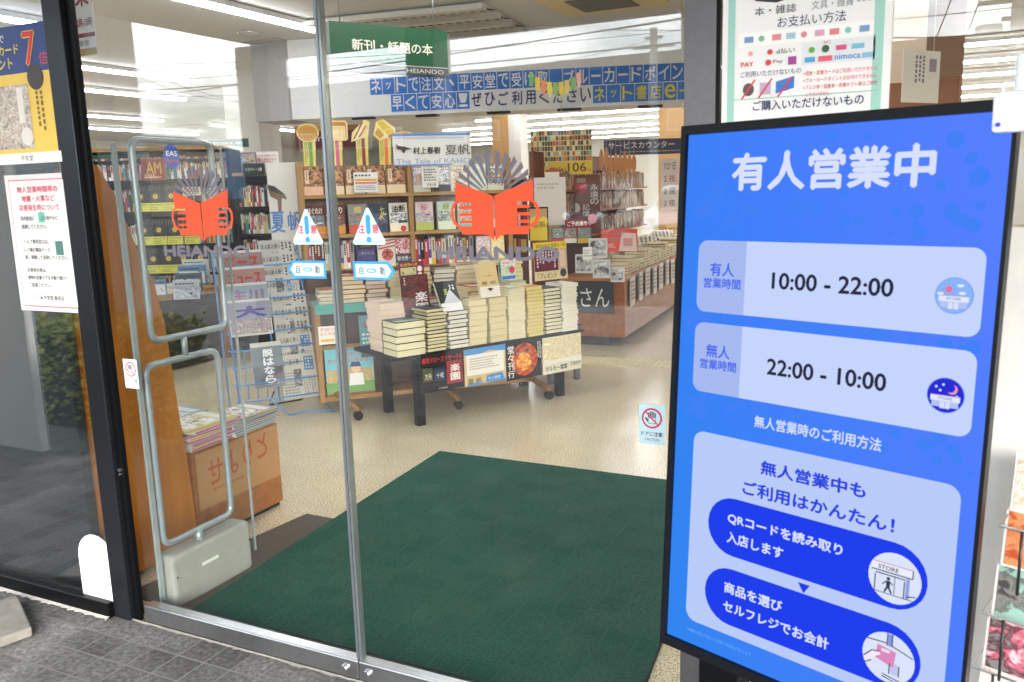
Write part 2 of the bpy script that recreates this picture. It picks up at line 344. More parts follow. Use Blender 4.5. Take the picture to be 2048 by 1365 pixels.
# things across the road
def vy(x, y, Yv):                                     # where a mirrored thing really stands
    p = gy(x, y, Yv); return Vector((p.x, 3.8-Yv, p.z))
def car(name, label, loc, paint, wide=1.68, high=1.5):
    r = thing(name, label, 'car', loc, 0, 'cars parked across the road')
    pm = mat(paint, .25, .3, .02); gm = mat('#12161a', .1, 0, 0); w = wide/2
    prof = [(-.05, .25), (0, .55), (.25, .80), (.85, .92), (1.35, high-.08), (1.9, high), (3.0, high-.02), (3.6, 1.0), (3.75, .6), (3.7, .25)]
    vs = []; n = len(prof)
    for sx in (-1, 1):
        for y, z in prof: vs.append((sx*(w if z < .95 else w*(.98-.2*(z-.95)/(high-.95))), -y, z))
    fs = [tuple(range(n)), tuple(range(2*n-1, n-1, -1))]+[(i, i+1, n+i+1, n+i) for i in range(n-1)]+[(n-1, 0, n, 2*n-1)]
    MB().add(vs, fs, pm).build('body', r, bevel=.05)
    MB().add([(-w*.86, -.87, .97), (w*.86, -.87, .97), (w*.74, -1.30, high-.11), (-w*.74, -1.30, high-.11)], [(0,1,2,3)], gm).build('windscreen', r).location = (0, .035, .02)
    for sx in (-1, 1):
        MB().lathe([(0, 0), (.1, .0), (.13, .03), (0, .05)], mat('#dfe4e8', .1, .3), 14).build('headlight', r).matrix_local = Matrix.Translation((sx*w*.72, -.02, .68)) @ Matrix.Rotation(R_(-90), 4, 'X') @ Matrix.Rotation(R_(180), 4, 'X')
        for yy in (.75, 3.0):
            MB().lathe([(.02, -.09), (.27, -.1), (.31, -.06), (.31, .06), (.27, .1), (.02, .09)], mat('#101010', .8), 18).build('wheel', r).matrix_local = Matrix.Translation((sx*(w-.1), -yy, .31)) @ Matrix.Rotation(R_(90), 4, 'Y')
    MB().box(-w*.6, w*.6, -.02, .03, .36, .5, gm).build('grille', r); MB().box(-.17, .17, .035, .05, .44, .54, mat('#e8e0a8')).build('number_plate', r)
    for sx in (-1, 1): MB().box(sx*(w+.08)-.08, sx*(w+.08)+.08, -1.1, -1.0, .95, 1.08, pm).build('mirror', r, bevel=.02)
    return r
p = gz(1165, 470); car('parked_car', 'dark blue boxy small car mirrored over the counter', (p.x, 3.8-p.y, -.14), '#1d2836', 1.5, 1.6)
p = gz(1330, 478); car('parked_car', 'silver hatchback mirrored beside the screen edge', (p.x+.2, 3.8-p.y, -.14), '#c9cad6')
def house(name, label, px0, px1, ytop, Yv, col, roof, wins):
    a, b = vy(px0, 380, Yv), vy(px1, 380, Yv); top = vy((px0+px1)/2, ytop, Yv).z; x0, x1 = min(a.x, b.x), max(a.x, b.x); w = x1-x0
    r = thing(name, label, 'building', (x0, a.y, -.3), 0, 'buildings across the road'); h = top*.8+.3
    MB().box(0, w, -8, 0, 0, h, mat(col, .85, 0, .08, 2)).build('wall', r)
    MB().prism([(-.4, h), (w+.4, h), (w*.5, top+.3)] if roof != 'flat' else [(-.2, h), (w+.2, h), (w+.2, top+.3), (-.2, top+.3)], -8.3, .35, mat('#4a3c36', .8), axis='y').build('roof', r)
    for u in wins:
        f = MB().box(u*w-.75, u*w+.75, 0, .08, h*.45, h*.45+1.3, mat('#c9ced0', .5)).build('window', r); MB().box(u*w-.66, u*w+.66, .085, .1, h*.45+.1, h*.45+1.2, mat('#5a6e7c', .1)).build('window_pane', f)
    return r
def long_building():
    Yv = 36; a = vy(1500, 380, Yv); b = vy(545, 380, Yv); z = vy(739, 162, Yv).z; w = a.x-b.x
    r = thing('long_building', 'long flat roofed building mirrored behind the blue letters', 'building', (b.x, a.y, -.3), 0, 'buildings across the road'); h = z+.3
    MB().box(0, w, -9, 0, 0, h-.5, mat('#34373a', .85, 0, .08, 1)).build('wall', r); MB().box(-.2, w+.2, -9.2, .25, h-.4995, h, mat('#4a4d50', .7)).build('parapet', r)
    MB().box(w*.5, w-.3, .003, .12, 0, h*.42, mat('#5e3d2e', .85, 0, .08, 2)).build('brick_front', r)
    for i in range(14):
        u = .8+i*(w-2)/13; f = MB().box(u-.5, u+.5, 0, .06, h*.55, h*.55+.9, mat('#b8bcbe', .5)).build('window', r); MB().box(u-.42, u+.42, .063, .075, h*.55+.08, h*.55+.82, mat('#4a5a66', .1)).build('window_pane', f)
    for px, yt in ((1122, 122), (1209, 118)):
        q = vy(px, yt, Yv+1.5); v_ = MB().lathe([(.1, h), (.1, q.z), (0, q.z+.3)], mat('#8a8a88', .6), 12, (q.x-b.x, -1.5, 0)).lathe([(.24, q.z-.1), (.24, q.z+.3), (0, q.z+.32)], mat('#8a8a88', .6), 12, (q.x-b.x, -1.5, 0)); v_.build('roof_vent', r)
long_building()
house('gabled_house', 'pale gabled house mirrored left of the left logo', 215, 330, 268, 60, '#9a9488', 'g', (.3, .7))
house('tan_building', 'tan building with stepped roofline mirrored in the right window', 1745, 1990, 80, 26, '#7a6250', 'flat', (.3, .6))
for nm, px, yt, Yv, lb in (('utility_pole', 1307, 57, 34, 'tall grey utility pole mirrored beside the right jamb'), ('utility_pole', 2012, -60, 24, 'thick utility pole with transformer mirrored at upper right')):
    a = vy(px, 380, Yv); t = vy(px, yt, Yv).z; r = thing(nm, lb, 'pole', (a.x, a.y, -.3), 0, 'utility poles across the road'); k = 1.2 if yt < 100 else .8
    MB().lathe([(.17*k, 0), (.13*k, t+.3), (0, t+.3)], mat('#8d8c88', .8), 12).build('shaft', r)
    if yt < 100:
        for q in (.35, .7, 1.1, 2.2): MB().box(-.35-.5*(q == .7), .35+.5*(q == .7), -.05, .05, t+.3-q-.05, t+.3-q+.05, mat('#77797a', .6)).build('crossarm', r)
    if px > 2000: MB().lathe([(0, 0), (.3, .02), (.3, .8), (0, .84)], mat('#9a9c9e', .6), 16, (-.6, 0, t*.72)).build('transformer', r)
wl_ = [(-300, 260, 1500, 15, 22, 'thick'), (150, 195, 1375, 130, 24, ''), (160, 172, 1375, 38, 24, ''), (205, 130, 1375, 60, 26, ''), (-200, 205, 1375, 84, 22, 'thick'), (210, 268, 1375, 96, 30, ''), (930, 140, 1309, 78, 30, ''), (205, 120, 480, 205, 20, ''), (330, 160, 640, 215, 20, ''), (1200, 60, 2300, -20, 22, ''), (1700, 70, 2300, 5, 18, 'thick'), (1930, -80, 1800, 210, 16, ''), (1980, -60, 1860, 205, 16, '')]
lbs = ['lowest thick power line sagging across the mirrored sky', 'power line below the blue letters in mirrored sky', 'highest power line mirrored just under the canopy edge', 'second highest power line mirrored under canopy edge', 'thick power line rising across the mirrored green sign', 'thin power line just above the mirrored hills', 'thin service cable running up to the tall pole', 'cable falling right behind the left door top', 'second cable falling right toward the wide column', 'thin line crossing mirrored sky above payment notice', 'thick twisted line mirrored in the right window', 'steep stay wire mirrored beside the payment notice', 'second steep stay wire in the right window']
for (x0, y0, x1, y1, Yv, k), lb in zip(wl_, lbs):
    a, b = vy(x0, y0, Yv), vy(x1, y1, Yv); pts = []
    for i in range(13):
        s = i/12; q = a.lerp(b, s); q.z -= .25*4*s*(1-s); pts.append(q)
    tag(MB().tube(pts, .02 if k else .010, mat('#3a3c40', .6), 5).build('power_line'), lb, 'power line', 'power lines over the road')
mb = MB(); hb = []
for i in range(60):
    a = -50+i*3.4; hb.append((math.sin(i*.35)*6+math.sin(i*.13+1)*9+22, a))
pts = [(-700+i*14.0, -2) for i in range(101)]
def hz(x): return 26+14*math.sin(x*.012+1)+8*math.sin(x*.031)+3*math.sin(x*.09)
N = 60; vs = []; fs = []
for j, (dy, k) in enumerate(((0, 0), (-60, .7), (-130, 1), (-260, .4))):
    for i in range(N+1): x = -900+i*30; vs.append((x, -420+dy, -2+k*hz(x)))
for j in range(3):
    for i in range(N): fs.append((j*(N+1)+i, j*(N+1)+i+1, (j+1)*(N+1)+i+1, (j+1)*(N+1)+i))
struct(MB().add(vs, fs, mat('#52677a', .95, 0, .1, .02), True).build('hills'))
# ================================================================ ENTRANCE
post = thing('door_post', 'black metal post between the left window and doors', 'post', (-2.46, 1.9, 0))
MB().box(-.052, .03, -.03, .03, 0, 2.42, DKALU).build('front_profile', post, bevel=.003); MB().box(.0305, .058, -.012, .002, 0, 2.42, BLACKM).build('side_profile', post)
bt = MB()
for q in (.55, .52): bt.lathe([(0, 0), (.006, 0), (.006, .004), (0, .005)], STEEL, 10)
MB().prism(circ(.045, .55, .006, 12), -.02, -.012, STEEL, axis='y').build('screw', post); MB().prism(circ(.045, .535, .004, 12), -.02, -.012, STEEL, axis='y').build('screw', post)
lw = thing('shop_window', 'tall fixed window left of the black post', 'window', (-4.4, 1.88, 0))
MB().box(0, 1.885, -.004, .004, .06, 2.42, PANE).build('glass_pane', lw); MB().box(-.5, 1.885, -.03, .03, 0, .058, BLACKM).build('sill', lw, bevel=.004)
rb = thing('dark_backboard', 'dark grey display backboard standing behind the left window', 'board', (-4.6, 1.955, 0))
MB().box(0, 1.9, 0, .03, 0, 1.56, mat('#2a3034', .7)).build('board', rb); MB().box(0, 1.9, -.02, .05, 1.561, 1.6, mat('#3c3f42', .6)).build('top_rail', rb)
tag(MB().prism(rrect(0, 0, .185, .24, .012)[:0]+[(0, 0), (.185, .0), (.185, .15)]+[(.0925+.0925*math.cos(R_(a)), .15+.0925*math.sin(R_(a))) for a in range(15, 166, 15)]+[(0, .15)], -.001, .0, mat('#eef0f2', .5), axis='y').build('arch_sticker'), 'blank white arch shaped sticker low on the left window', 'sticker').location = (-2.668, 1.8745, .053)
tk = tag(MB().prism([(0, 0), (-.28, .14), (-.34, -.1), (-.2, -.28), (-.06, -.2)], 0, .035, mat('#8b8881', .85, 0, .3, 18, .4), None).build('stone_slab', bevel=.006), 'pale worn stone slab corner lying on the pavement tiles', 'slab'); tk.location = gz(66, 1274) + Vector((0, 0, .002))
def logo(p, w, h):
    "book-and-hands emblem in a box w x h"
    og, gr = mat('#e8502c', .5, 0, 0), mat('#6b6876', .5, 0, 0); m1, m2 = MB(), MB()
    y = -.0046
    L = [(0,.66),(.205,.585),(.49,.505),(.49,.02),(.40,.10),(.33,.135),(.07,.135),(.055,.22),(.045,.60)]
    for s in (0, 1):
        f = (lambda a: a) if not s else (lambda a: 1-a)
        def q(pts): return [(f(a)*w, b*h) for a, b in pts]
        # page block as strips so the finger gaps stay open
        m1.flat(q([(.06,.70),(.492,.53),(.492,.46),(.06,.46)]), y, og)
        m1.flat(q([(.24,.46),(.492,.46),(.492,.18),(.24,.18)]), y, og)
        m1.flat(q([(.11,.18),(.492,.18),(.492,.0),(.44,.065),(.36,.085),(.12,.085)]), y, og)
        for i in range(3): m1.flat(q(rrect(.10, .385-.085*i, .245, .42-.085*i, .008, 2)), y, og)
        m1.flat(q([(.06,.46),(.10,.46),(.06,.44),(.055,.42),(.03,.38),(.03,.30),(.06,.22),(.12,.18),(.11,.145),(.02,.21),(0,.30),(0,.39),(.025,.45)]), y, og)
        for i in range(7):
            a = R_(14+i*11.8); b0 = (.49, .50); r0, r1 = .16, .47+.012*i
            def P_(rr_, an): return (b0[0]-rr_*math.cos(an), b0[1]+rr_*math.sin(an)*1.02)
            m2.flat(q([P_(r0, a-.055), P_(r1*.93, a-.075), P_(r1, a+.045), P_(r0, a+.03)]), y+.0004, gr)
    return m1, m2
def sticker_part(door, name, mb, loc, extra=()):
    o = mb.build(name, door); o.location = loc
    for n2, m2 in extra: m2.build(n2, o)
    return o
LB, BL = mat('#cfeaf2', .5, 0, 0), mat('#3f9fee', .5, 0, 0); RD = mat('#d23a56', .5, 0, 0); GR = mat('#4a4f55', .5, 0, 0); LG = mat('#6b6876', .5, 0, 0)
for k, (x0, x1, lb) in enumerate(((-2.37, -1.468, 'left sliding glass door leaf with emblem and stickers'), (-1.4655, -.497, 'right sliding glass door leaf with emblem and stickers'))):
    d = thing('glass_door', lb, 'door', (x0, 1.9, 0), 0, 'sliding entrance doors'); w = x1-x0
    MB().box(.004, w-.004, -.004, .004, .07, 2.4, GLASS).build('glass_pane', d)
    MB().box(0, w, -.02, .02, .008, .069, STEEL).build('bottom_rail', d, bevel=.004)
    ex = MB()
    if k == 0: ex.box(w-.009, w, -.012, .012, .0695, 2.4, ALU)
    else: ex.box(0, .007, -.012, .012, .0695, 2.4, mat('#8f989c', .2, .7))
    ex.build('edge_strip', d)
    MB().prism(circ(w-.05 if k == 0 else .03, .035, .012, 16), -.03, -.0205, STEEL, axis='y').build('lock', d)
    lx = (-2.117 if k == 0 else -1.139)-x0
    m1, m2 = logo(None, .245, .212); ox = lx+.048
    e = m1.build('emblem', d); e.location = (ox, 0, 1.320)
    pg = m2.build('emblem_pages', e)
    lt = MB().text('HEIANDO', 0, 0, .345, .036, -.0045, LG, .08).build('lettering', d); lt.location = (lx, 0, 1.272)
    tx = (-1.609 if k == 0 else -1.402)-x0
    sticker_part(d, 'triangle_sticker', MB().flat([(.0, .006), (.006, 0), (.102, 0), (.108, .006), (.058, .098), (.05, .098)], -.0045, LB), (tx, 0, 1.311), (('lettering', MB().text('注', .02, .03, .042, .055, -.005, RD, .03).text('意', .066, .03, .088, .055, -.005, RD, .03).lines(.005, .004, .103, .012, 1, -.005, mat('#8fc8ee', .5, 0, 0))), ('exclamation_mark', MB().flat(rrect(.047, .028, .061, .08, .007, 4), -.0052, BL).flat(circ(.054, .0135, .008, 14), -.0052, BL))))
    ax = (-1.636 if k == 0 else -1.406)-x0; fl = (lambda u: u) if k == 0 else (lambda u: .137-u)
    ar = [(0, .025), (.022, 0), (.137, 0), (.137, .05), (.022, .05)]; ai = [(.012, .025), (.026, .007), (.129, .007), (.129, .043), (.026, .043)]
    sticker_part(d, 'arrow_sticker', MB().flat([(fl(a), b) for a, b in ar], -.0045, BL).flat([(fl(a), b) for a, b in ai], -.005, LB), (ax, 0, 1.216), (('lettering', MB().text('自', .032 if k == 0 else .02, .014, .046 if k == 0 else .034, .036, -.0055, GR, .02).text('動', .1 if k == 0 else .088, .014, .116 if k == 0 else .104, .036, -.0055, GR, .02).flat(circ(.074 if k == 0 else .06, .025, .017, 20, .006), -.0055, BL).flat(circ(.074 if k == 0 else .06, .025, .013, 20, .003), -.006, LB)),))
    cx = (-2.355 if k == 0 else -.597)-x0; hb = MB().flat(circ(.032, .064, .025, 28), -.0048, RD).flat(circ(.032, .064, .0205, 28), -.0051, LB)
    for i in range(4): hb.flat(rrect(.0225+i*.0052, .066, .0262+i*.0052, .078+(.003 if i in (1, 2) else 0), .0015, 2), -.0053, GR)
    hb.flat(rrect(.0225, .05, .0418, .0665, .004, 3), -.0053, GR).flat([(.0225, .062), (.016, .067), (.0145, .064), (.022, .053)], -.0053, GR)
    hb.flat(rrect(.0238, .0515, .0405, .0655, .003, 3), -.0055, mat('#d7e2e6', .5, 0, 0)).flat([(.015, .079), (.0175, .0815), (.049, .049), (.0465, .0465)], -.0058, RD)
    sticker_part(d, 'caution_sticker', MB().flat(rrect(0, 0, .064, .098, .004), -.0045, LB), (cx, 0, .838), (('prohibition_sign', hb), ('lettering', MB().text('ドアに注意', .006, .02, .058, .031, -.005, GR, .02).text('CAUTION', .014, .008, .05, .015, -.005, GR, .01))))
cm_ = MB(); rr = random.Random(2)
def fillet(x0, n, yb, w0, zt, hx, st=.018):
    e = [yb-w0*(.35+.65*rr.random()**1.5) for _ in range(n+1)]
    for i in range(n): cm_.add([(x0+i*st, e[i], .003), (x0+(i+1)*st, e[i+1], .003), (x0+(i+1)*st, yb, zt), (x0+i*st, yb, zt)], [(0,1,2,3)], mat(hx, .95, 0, .25, 60))
fillet(-4.6, 116, 1.851, .02, .01, '#a9a7a1'); tag(cm_.build('mortar_line'), 'rough pale mortar line along the left window sill', 'mortar'); cm_ = MB()
fillet(-2.44, 108, 1.88, .013, .006, '#8d8b86'); tag(cm_.build('mortar_line'), 'thin grey mortar line along the foot of the sliding doors', 'mortar')
rj = thing('door_jamb', 'brushed grey metal jamb right of the doors', 'jamb', (-.455, 1.91, 0))
MB().box(-.035, .035, -.03, .05, 0, 2.42, mat('#6b6a6c', .4, .7, .08, 60)).build('profile', rj, bevel=.003); MB().box(.0355, .044, -.034, .05, 0, 2.42, BLACKM).build('gasket', rj)
rw = thing('shop_window', 'fixed window right of the grey jamb', 'window', (-.41, 1.89, 0))
MB().box(0, 3.4, -.004, .004, .06, 2.42, GLASS).build('glass_pane', rw); MB().box(0, 3.4, -.03, .03, 0, .058, BLACKM).build('sill', rw)
tag(MB().box(-2.42, -.5, 1.95, 2.0, 0, .006, STEEL).build('threshold_strip'), 'thin metal threshold strip inside the doors', 'strip')
# ---------------------------------------------------------------- notices on the glass
P = Panel('points_poster', 'yellow and navy poster with big red 7 in left window', 'poster', (-2.86, 1.8715, 1.575), 0, .362, .43, '#f4f2ea')
P.r(0, .66, 1, 1, '#2c4484').r(.02, .08, 1, .66, '#f0cc5a').ph(.06, .11, .66, .58, ['#8d8176', '#c9bfb2', '#a8988a', '#e0d8cc', '#bfae9a'], 30, 3, 2).r(.5, .3, .58, .56, '#e8e4dc', 3)
P.o(.78, .62, .11, '#3f3a34', 2).t('7', .66, .7, .84, .95, '#f0d84a', 2, .09).t('7', .67, .705, .83, .945, '#d8343c', 3, .03).t('倍', .86, .7, .97, .79, '#e0505a', 3).t('ルーカード', .12, .8, .6, .87, '#e8d24a', 2, .03).t('イント', .2, .7, .5, .78, '#e8d24a', 2, .03).t('会計で', .16, .89, .42, .95, '#e8ecf0', 2)
P.t('長野県の本屋', .1, .16, .2, .56, '#d2485a', 4, .03, True).l(.74, .2, .86, .52, 2, '#7a6a3a', 2, True).r(0, 0, 1, .08, '#f2f2f0', 2).t('平安堂', .45, .02, .62, .06, '#444444', 3).o(.58, .2, .08, '#e4e0dc', 4).done()
P = Panel('closing_notice', 'white notice with red frame and title in left window', 'notice', (-2.80, 1.8715, 1.085), 0, .305, .455, '#dcdcde')
P.p([(.06, .03), (.97, .03), (.97, .965), (.06, .965)], '#d26a7c', 1).p([(.07, .04), (.962, .04), (.962, .957), (.07, .957)], '#dcdcde', 2)
for i, t in enumerate(('無人営業時間帯の', '地震・火事など', '災害発生時について')): P.t(t, .2+(.06 if i == 1 else 0), .87-i*.065, .86-(.06 if i == 1 else 0), .915-i*.065, '#d23c58', 3, .02)
for z, t in ((.67, '店内放送に　　より速やかに'), (.61, '退避してください。'), (.50, 'ヘルプ専用窓口は、'), (.44, 'レジ横の電話ケース'), (.385, '断、避難して退避してください。'), (.29, '災害発生時は、'), (.235, '建物の自動ドアを手動で開けて'), (.18, 'ご退避ください。')): P.t(t, .2, z, .2+len(t)*.047, z+.032, '#4c4f54', 3, .02)
P.r(.5, .655, .6, .73, '#66b9a0', 3, 0).r(.72, .42, .84, .52, '#4a7a72', 3).t('平安堂 飯田店', .42, .085, .76, .12, '#4a4a4c', 3, .02).o(.385, .1, .018, '#d2485a', 3).done()
P = Panel('open_hours_poster', 'white poster with dark red lettering hanging behind left door', 'poster', (gy(128, 100, 2.3).x, 2.3, gy(170, 112, 2.3).z), 0, gy(194, 100, 2.3).x-gy(128, 100, 2.3).x, .5, '#e9e5e0')
P.t('24', .05, .62, .62, .84, '#8c2238', 2, .04).t('時', .66, .74, .92, .84, '#8c2238', 2, .04).t('間', .66, .62, .92, .72, '#8c2238', 2, .04).t('営業', .1, .35, .92, .55, '#8c2238', 2, .03).t('無人 : 22時-10時', .1, .2, .95, .27, '#8c2238', 2, .02).r(.04, .13, 1, .16, '#8c2238').t('平安堂', .35, .07, .8, .11, '#444444', 2).r(0, 0, 1, .05, '#b99c5a').done()
P = Panel('payment_notice', 'white payment methods notice with teal border in right window', 'notice', (-.405, 1.868, 1.36), 0, .325, .59, '#f3f4f6')
P.r(.035, 0, .08, 1, '#a3d6cc').r(.90, 0, .955, 1, '#a3d6cc').r(.06, .436, .93, .439, '#8fcabf', 2)
v = lambda y: 1-(y+150)/400
P.p([(.2, .765), (.2, .83), (.46, .83), (.46, .765), (.33, .752)], '#30333c').p([(.22, .77), (.22, .82), (.325, .82), (.325, .763)], '#f3f4f6', 2).p([(.335, .763), (.335, .82), (.44, .82), (.44, .77)], '#f3f4f6', 2).o(.62, .79, .05, '#c8ccd0').p([(.74, .76), (.92, .76), (.9, .8), (.8, .83)], '#b4b8bc')
P.t('本・雑誌', .2, .715, .45, .743, '#2d3038').t('文具・雑貨', .54, .715, .78, .743, '#8b8f96').l(.8, .72, .95, .738, 1, '#b0b4b8')
P.t('お支払い方法', .34, .668, .74, .704, '#2c3d6b', 2, .012)
pc = ['#e08890', '#7ab89c', '#7a9ccc', '#ecc090', '#e0909c', '#90c4e0', '#c890b8', '#8cc8c0']
pl_ = ['#e0a0a4', '#e8c0c0', '#e8b48c', '#a8c8e0', '#90c0b0', '#d8a8c8']
P.r(.1, .615, .9, .662, '#fafbfb', 1)
for i in range(9):
    if i % 3 == 1: P.o(.16+.085*i, .638, .018, pc[i % 8], 2)
    else: P.r(.14+.085*i, .628, .14+.085*i+.055, .648, pl_[i % 6] if i % 2 else pc[(i+2) % 8], 2)
P.p([(.49, .538), (.91, .538), (.91, .612), (.49, .612)], '#e6eaf0', 1)
P.t('d払い', .34, .582, .45, .6, '#555555', 3, .0).o(.30, .591, .017, '#d84a54', 3).o(.18, .591, .014, '#e0a0a8', 3).t('PAY', .12, .548, .2, .564, '#d84a54', 3, .03).o(.29, .556, .018, '#d84a54', 3).t('Pay', .32, .549, .38, .564, '#777777', 3).r(.41, .543, .46, .57, '#a84a9a', 2)
P.o(.55, .585, .018, '#6ab04a', 3).o(.63, .585, .022, '#3a6a48', 3).r(.69, .577, .75, .593, '#d85a8a', 3).r(.78, .577, .85, .593, '#7ac0dc', 3).r(.51, .545, .57, .562, '#50a8d8', 3).r(.59, .545, .67, .562, '#e8607a', 3).t('nimoca', .685, .546, .83, .565, '#3c8ed0', 3, .02).r(.84, .545, .9, .562, '#8ac0e0', 3).t('IC', .62, .602, .66, .611, '#d84a54', 3)
P.t('ご利用いただけないもの', .12, .512, .49, .532, '#2c3d6b', 2, .005)
P.o(.17, .47, .035, '#58575e', 2, .04).r(.24, .45, .31, .49, '#c8b4d4', 2).p([(.34, .45), (.45, .465), (.45, .505), (.34, .49)], '#3f7fd0', 2)
for a in (.17, .275, .395):
    for s in (-1, 1): P.p([(a-.045, .47-s*.03), (a-.038, .47-s*.03-.004), (a+.045, .47+s*.03), (a+.038, .47+s*.03+.004)], '#d84050', 4)
for i, t in enumerate(('×現金・図書カードはご利用いただけません', '×ブルーカードポイントはお付けできません', '×ブルカ券・図書券・各種ギフト券はご利用', 'いただけません')): P.t(t, .505+(.02 if i == 3 else 0), .502-i*.0235, .93 if i < 3 else .66, .517-i*.0235, '#d8485a', 2, .0)
P.t('ご購入いただけないもの', .2, .395, .86, .43, '#2c3d6b', 2, .02).t('たばこ・図書カード・ギフト券', .2, .32, .8, .35, '#2c3d6b').done()
# ---------------------------------------------------------------- signage screen
sg = thing('signage_screen', 'tall black framed blue advertising screen on a stand', 'screen', (-.4344, 1.519, .5541), -.3503, None, .0634)
SW, SH = .5526, 1.0
fr = MB(); FB = mat('#121418', .35, 0, .05)
fr.box(0, SW, .012, .016, 0, SH, FB); fr.box(.04, SW-.06, .0165, .045, .05, SH-.05, FB); fr.box(0, .010, -.004, .0118, 0, SH, FB); fr.box(SW-.006, SW, -.002, .0118, 0, SH, FB); fr.box(.0102, SW-.0062, -.004, .0118, 0, .018, FB); fr.box(.0102, SW-.0062, -.004, .0118, SH-.016, SH, FB)
fr.build('frame', sg)
def gradmat():
    m = bpy.data.materials.new('screen_blue'); m.use_nodes = True; n, l = m.node_tree.nodes, m.node_tree.links; n.remove(n['Principled BSDF'])
    t = n.new('ShaderNodeTexCoord'); x = n.new('ShaderNodeSeparateXYZ'); l.new(t.outputs['Object'], x.inputs[0])
    a = n.new('ShaderNodeMapRange'); a.inputs[2].default_value = SW; l.new(x.outputs['X'], a.inputs[0]); b = n.new('ShaderNodeMapRange'); l.new(x.outputs['Z'], b.inputs[0])
    s = n.new('ShaderNodeMath'); s.operation = 'MULTIPLY_ADD'; l.new(a.outputs[0], s.inputs[0]); s.inputs[1].default_value = .7; 
    q = n.new('ShaderNodeMath'); q.operation = 'MULTIPLY'; l.new(b.outputs[0], q.inputs[0]); q.inputs[1].default_value = .3; l.new(q.outputs[0], s.inputs[2])
    c = n.new('ShaderNodeValToRGB'); e = c.color_ramp.elements; e[0].color = lin('#2f86ee')+(1,); e[1].color = lin('#587fff')+(1,); k = e.new(.45); k.color = lin('#427ffb')+(1,)
    l.new(s.outputs[0], c.inputs[0]); em = n.new('ShaderNodeEmission'); em.inputs[1].default_value = 1.0/2**EXPO; l.new(c.outputs[0], em.inputs[0]); l.new(em.outputs[0], n['Material Output'].inputs[0]); return m
dsp = MB().box(.0104, SW-.0064, .006, .0112, .0182, SH-.0162, gradmat()).build('display', sg)
def Y_(L): return .0055-.0006*L
dots = MB(); rr = random.Random(11)
for i in range(130):
    x, z = rr.uniform(.03, .53), rr.choice([rr.uniform(.8, .97), rr.uniform(.64, .66), rr.uniform(.47, .51), rr.uniform(.81, .86), rr.uniform(.45, .97)])
    dots.flat(circ(x, z, rr.uniform(.004, .012)*(1.6 if rr.random() < .15 else 1), 18), Y_(.3+.004*i), scr('#4483fb'))
dots.build('dot_pattern', dsp)
def card(name, x0, z0, x1, z1, r, h, L=1.5): return MB().flat(rrect(x0, z0, x1, z1, r, 6), Y_(L), scr(h)).build(name, dsp)
MB().text('有人営業中', .105, .881, .448, .947, Y_(3), scr('#dce4ff'), .042).build('lettering', dsp)
for z0, z1, a, t, dark in ((.664, .794, '有人', '10:00 - 22:00', 0), (.515, .644, '無人', '22:00 - 10:00', 1)):
    c = card('hours_card', .044, z0, .527, z1, .018, '#c8d8ff')
    MB().flat([p for p in rrect(.044, z0, .2, z1, .018, 6) if p[0] < .12]+[(.142, z0), (.142, z1)][0:0]+[], Y_(2), scr('#a9bdf6')) if 0 else None
    pts = [p for p in rrect(.044, z0, .3, z1, .018, 6) if p[0] < .12]; pts = pts+[(.142, z0), (.142, z1)]
    MB().flat(pts, Y_(2), scr('#a9bdf4')).text(a, .07, z0+.066, .12, z0+.091, Y_(3), scr('#4a6cf0'), .03).text('営業時間', .058, z0+.044, .134, z0+.063, Y_(3), scr('#4a6cf0'), .03).text(t, .194, z0+.05, .40, z0+.079, Y_(3), scr('#2c2c44'), .06).build('lettering', dsp)
    cx, cz = .488, (z0+z1)/2-.008+.002; ic = MB(); ic.flat(circ(cx, cz, .027), Y_(2.2), scr('#7f9cf4')).flat(circ(cx, cz, .0258), Y_(2.6), scr('#2a2fd8' if dark else '#8ab8ff'))
    if dark:
        ic.flat(circ(cx+.009, cz+.01, .0075), Y_(3), scr('#f0a0b8')).flat(circ(cx+.006, cz+.012, .007), Y_(3.3), scr('#2a2fd8'))
        for i, (u, w_) in enumerate(((-.014, .012), (-.004, .016), (-.008, .007), (.016, .0))): ic.flat(circ(cx+u, cz+w_, .002, 10), Y_(3), scr('#d8e4ff'))
    else:
        ic.flat(circ(cx-.008, cz+.009, .005), Y_(3), scr('#e878a0'))
        for i in range(8):
            a_ = i*math.pi/4; ic.flat([(cx-.008+.0065*math.cos(a_), cz+.009+.0065*math.sin(a_)), (cx-.008+.0095*math.cos(a_+.08), cz+.009+.0095*math.sin(a_+.08)), (cx-.008+.0095*math.cos(a_-.08), cz+.009+.0095*math.sin(a_-.08))], Y_(3), scr('#c06890'))
        for i, (u, w_) in enumerate(((.008, .015), (.011, .004), (-.019, .002))): ic.flat(circ(cx+u, cz+w_, .005, 14, .0022), Y_(3), scr('#e8f0ff'))
    ic.flat(rect(cx-.019, cz-.022+.004, cx+.019, cz-.006), Y_(3.4), scr('#b9c6f6')).flat(rect(cx-.021, cz-.009, cx+.021, cz+.0), Y_(3.7), scr('#e4ecff')).flat(rect(cx-.021, cz-.0008, cx+.021, cz+.0002), Y_(4), scr('#c090c8')).flat(rect(cx-.007, cz-.02, cx+.007, cz-.01), Y_(3.8), scr('#dce6ff')).flat(rect(cx-.0004, cz-.02, cx+.0004, cz-.01), Y_(4), scr('#8a9ad8')).text('STORE', cx-.01, cz-.0065, cx+.01, cz-.0025, Y_(4.3), scr('#7a86c8'), .03)
    ic.build('shop_icon', c)
MB().text('無人営業時のご利用方法', .176, .468, .40, .49, Y_(3), scr('#d8e2ff'), .03).build('lettering', dsp)
c3 = card('guide_card', .052, .066, .522, .44, .022, '#bccefc')
